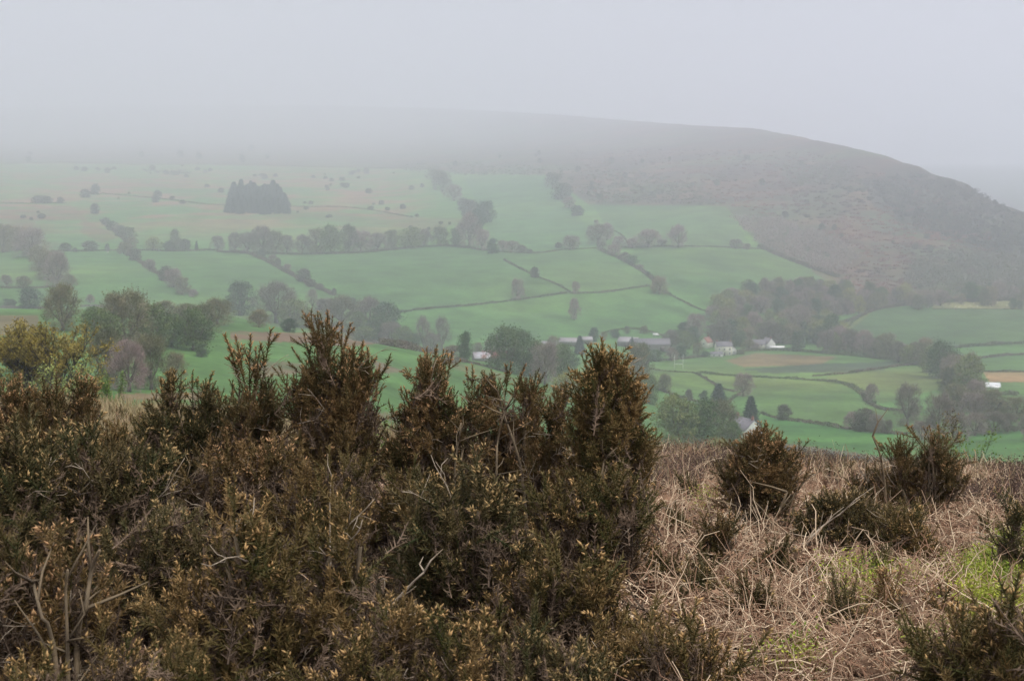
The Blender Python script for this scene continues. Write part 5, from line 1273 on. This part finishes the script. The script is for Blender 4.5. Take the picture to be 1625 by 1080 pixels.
def fern(rs, B, L=.26, pairs=11):
    n = len(B); th = rs.rand(n) * 6.283; el = np.clip(rs.normal(size=n) * .3 + .35, .0, 1.3)
    D = np.stack([np.cos(th) * np.cos(el), np.sin(th) * np.cos(el), np.sin(el)], 1); L = L * rs.uniform(.6, 1.3, n)
    S = np.cross(D, np.array([0, 0, 1.0]) + rdir(rs, n) * .5); S /= np.linalg.norm(S, axis=1)[:, None]; U = np.cross(S, D)
    out_ = []
    for q_ in range(pairs):
        t_ = .15 + .85 * q_ / pairs; c_ = B + np.array([0, 0, .03]) + D * (L * t_)[:, None]; c_[:, 2] -= L * t_ * t_ * .35
        for sg in (-1, 1):
            l_ = (L * .32 * (1 - t_) ** .8 + .008)[:, None]; tip = c_ + (S * sg * .85 + D * .35 + rs.normal(size=(n, 3)) * .28) * l_; tip[:, 2] -= l_[:, 0] * .35
            wv = D * (L * .022)[:, None]
            out_.append(np.stack([c_ - wv, c_ + wv, tip], 1))
    V = np.concatenate(out_).reshape(-1, 3); return V, np.arange(len(V)).reshape(-1, 3)
B = scatter(rs, 3800, BR, 4.2, 14); V, Fc = fern(rs, B); mb.add(V, Fc)
B = scatter(rs, 900, [(-100, 1250), (-100, 700), (400, 720), (1000, 780), (1000, 1250)], 3.2, 11); V, Fc = fern(rs, B); mb.add(V, Fc)
tag(mb.build('frond_litter', m_frond), 'crumpled reddish-brown bracken fronds lying between the stalks', 'litter', kind='stuff')
def tufts(rs, B, n_per, h, wd, spread):
    """tiny twiggy sprays: each base gives n_per blades"""
    n = len(B); W_ = np.repeat(B, n_per, 0) + rs.normal(size=(n * n_per, 3)) * np.array([spread, spread, 0]); m = len(W_)
    D = rs.normal(size=(m, 3)) * np.array([.45, .45, .2]) + np.array([0, 0, 1]); D /= np.linalg.norm(D, axis=1)[:, None]
    S = np.cross(D, rdir(rs, m)); S /= np.linalg.norm(S, axis=1)[:, None]; H_ = (h * rs.uniform(.5, 1.2, m))[:, None]
    mid = W_ + D * H_ * .55; top = mid + (D + rs.normal(size=(m, 3)) * .25) * H_ * .45
    V = np.stack([W_ - S * wd, W_ + S * wd, mid + S * wd * .8, mid - S * wd * .8, top], 1).reshape(-1, 3)
    i = np.arange(m) * 5
    return V, np.stack([i, i + 1, i + 2, i + 3], 1), np.stack([i + 3, i + 2, i + 4], 1), np.repeat(rs.rand(m), 5)
mb = MB(); HP = [(1000, 800), (1000, 738), (1120, 732), (1300, 742), (1700, 755), (1700, 830), (1450, 815), (1250, 775)]
B = scatter(rs, 5200, HP, 9, 17); B = B[fbm(B[:, 0] / .9 + 20, B[:, 1] / .9 + 20, 73, 3) > .5]; V, q_, t3, A = tufts(rs, B, 16, .20, .004, .05); mb.add(V, q_, A); mb.F.setdefault(3, []).append(t3 + mb.n - len(V))
V, Fc = leaves(rs, np.repeat(B, 12, 0) + rs.normal(size=(len(B) * 12, 3)) * .06 + np.array([0, 0, .14]), .010, .5); mb.add(V, Fc)
tag(mb.build('heather', m_heather), 'dark purple-brown heather along the brow of the heath', 'heather', kind='stuff')
mb = MB(); B = scatter(rs, 1700, [(-100, 760), (-100, 640), (250, 645), (400, 660), (700, 690), (1000, 735), (1000, 790), (500, 760)], 8, 17); V, q_, t3, A = tufts(rs, B, 16, .22, .003, .05); mb.add(V, q_, A); mb.F.setdefault(3, []).append(t3 + mb.n - len(V))
B = scatter(rs, 250, [(240, 860), (260, 800), (330, 790), (350, 840), (300, 900)], 4.5, 12); V, q_, t3, A = tufts(rs, B, 14, .20, .0025, .04); mb.add(V, q_, A); mb.F.setdefault(3, []).append(t3 + mb.n - len(V))
B = scatter(rs, 520, HP, 8, 16); V, q_, t3, A = tufts(rs, B, 12, .26, .003, .05); mb.add(V, q_, A); mb.F.setdefault(3, []).append(t3 + mb.n - len(V))
tag(mb.build('dry_grass', m_straw, attr=True), 'tufts of pale dry grass on the brow between the gorse', 'grass', kind='stuff')
mb = MB()
for P, n_ in (([(1520, 1000), (1560, 925), (1700, 905), (1700, 1030), (1580, 1020)], 1500), ([(1310, 990), (1310, 945), (1400, 935), (1460, 955), (1430, 995)], 150), ([(1490, 935), (1560, 930), (1545, 960), (1500, 965)], 80),
              ([(1180, 1150), (1210, 1085), (1330, 1080), (1360, 1150)], 120), ([(1085, 830), (1130, 800), (1150, 830), (1120, 845)], 30), ([(1580, 930), (1590, 880), (1640, 850), (1700, 930)], 500), ([(1010, 890), (1040, 830), (1055, 880)], 18), ([(1440, 1040), (1625, 1020), (1640, 1070), (1450, 1090)], 40),
              ([(100, 1150), (150, 1020), (190, 1030), (260, 1150)], 20), ([(240, 930), (280, 850), (320, 900), (290, 960)], 30)):
    B = scatter(rs, n_, P, 3.5, 14); B = B[fbm(B[:, 0] / .35 + 20, B[:, 1] / .35 + 20, 71, 3) > .45]
    q4 = np.repeat(B, 60, 0); m = len(q4); hh = rs.rand(m) ** .6 * np.repeat(rs.uniform(.06, .22, len(B)), 60)
    q4 = q4 + rs.normal(size=(m, 3)) * np.array([.045, .045, 0]); q4[:, 2] += hh
    V, Fc = leaves(rs, q4, .0060, .5); mb.add(V, Fc)
    V, Fc = twigs(rs, np.repeat(B, 8, 0) + rs.normal(size=(len(B) * 8, 3)) * np.array([.04, .04, 0]), np.tile([0, 0, 1.0], (len(B) * 8, 1)) , .17, .0012); mb.add(V, Fc)
tag(mb.build('bilberry_patch', m_bil), 'bright yellow-green bilberry growing through the bracken at right', 'undergrowth', kind='stuff')
bpy.context.view_layer.update()
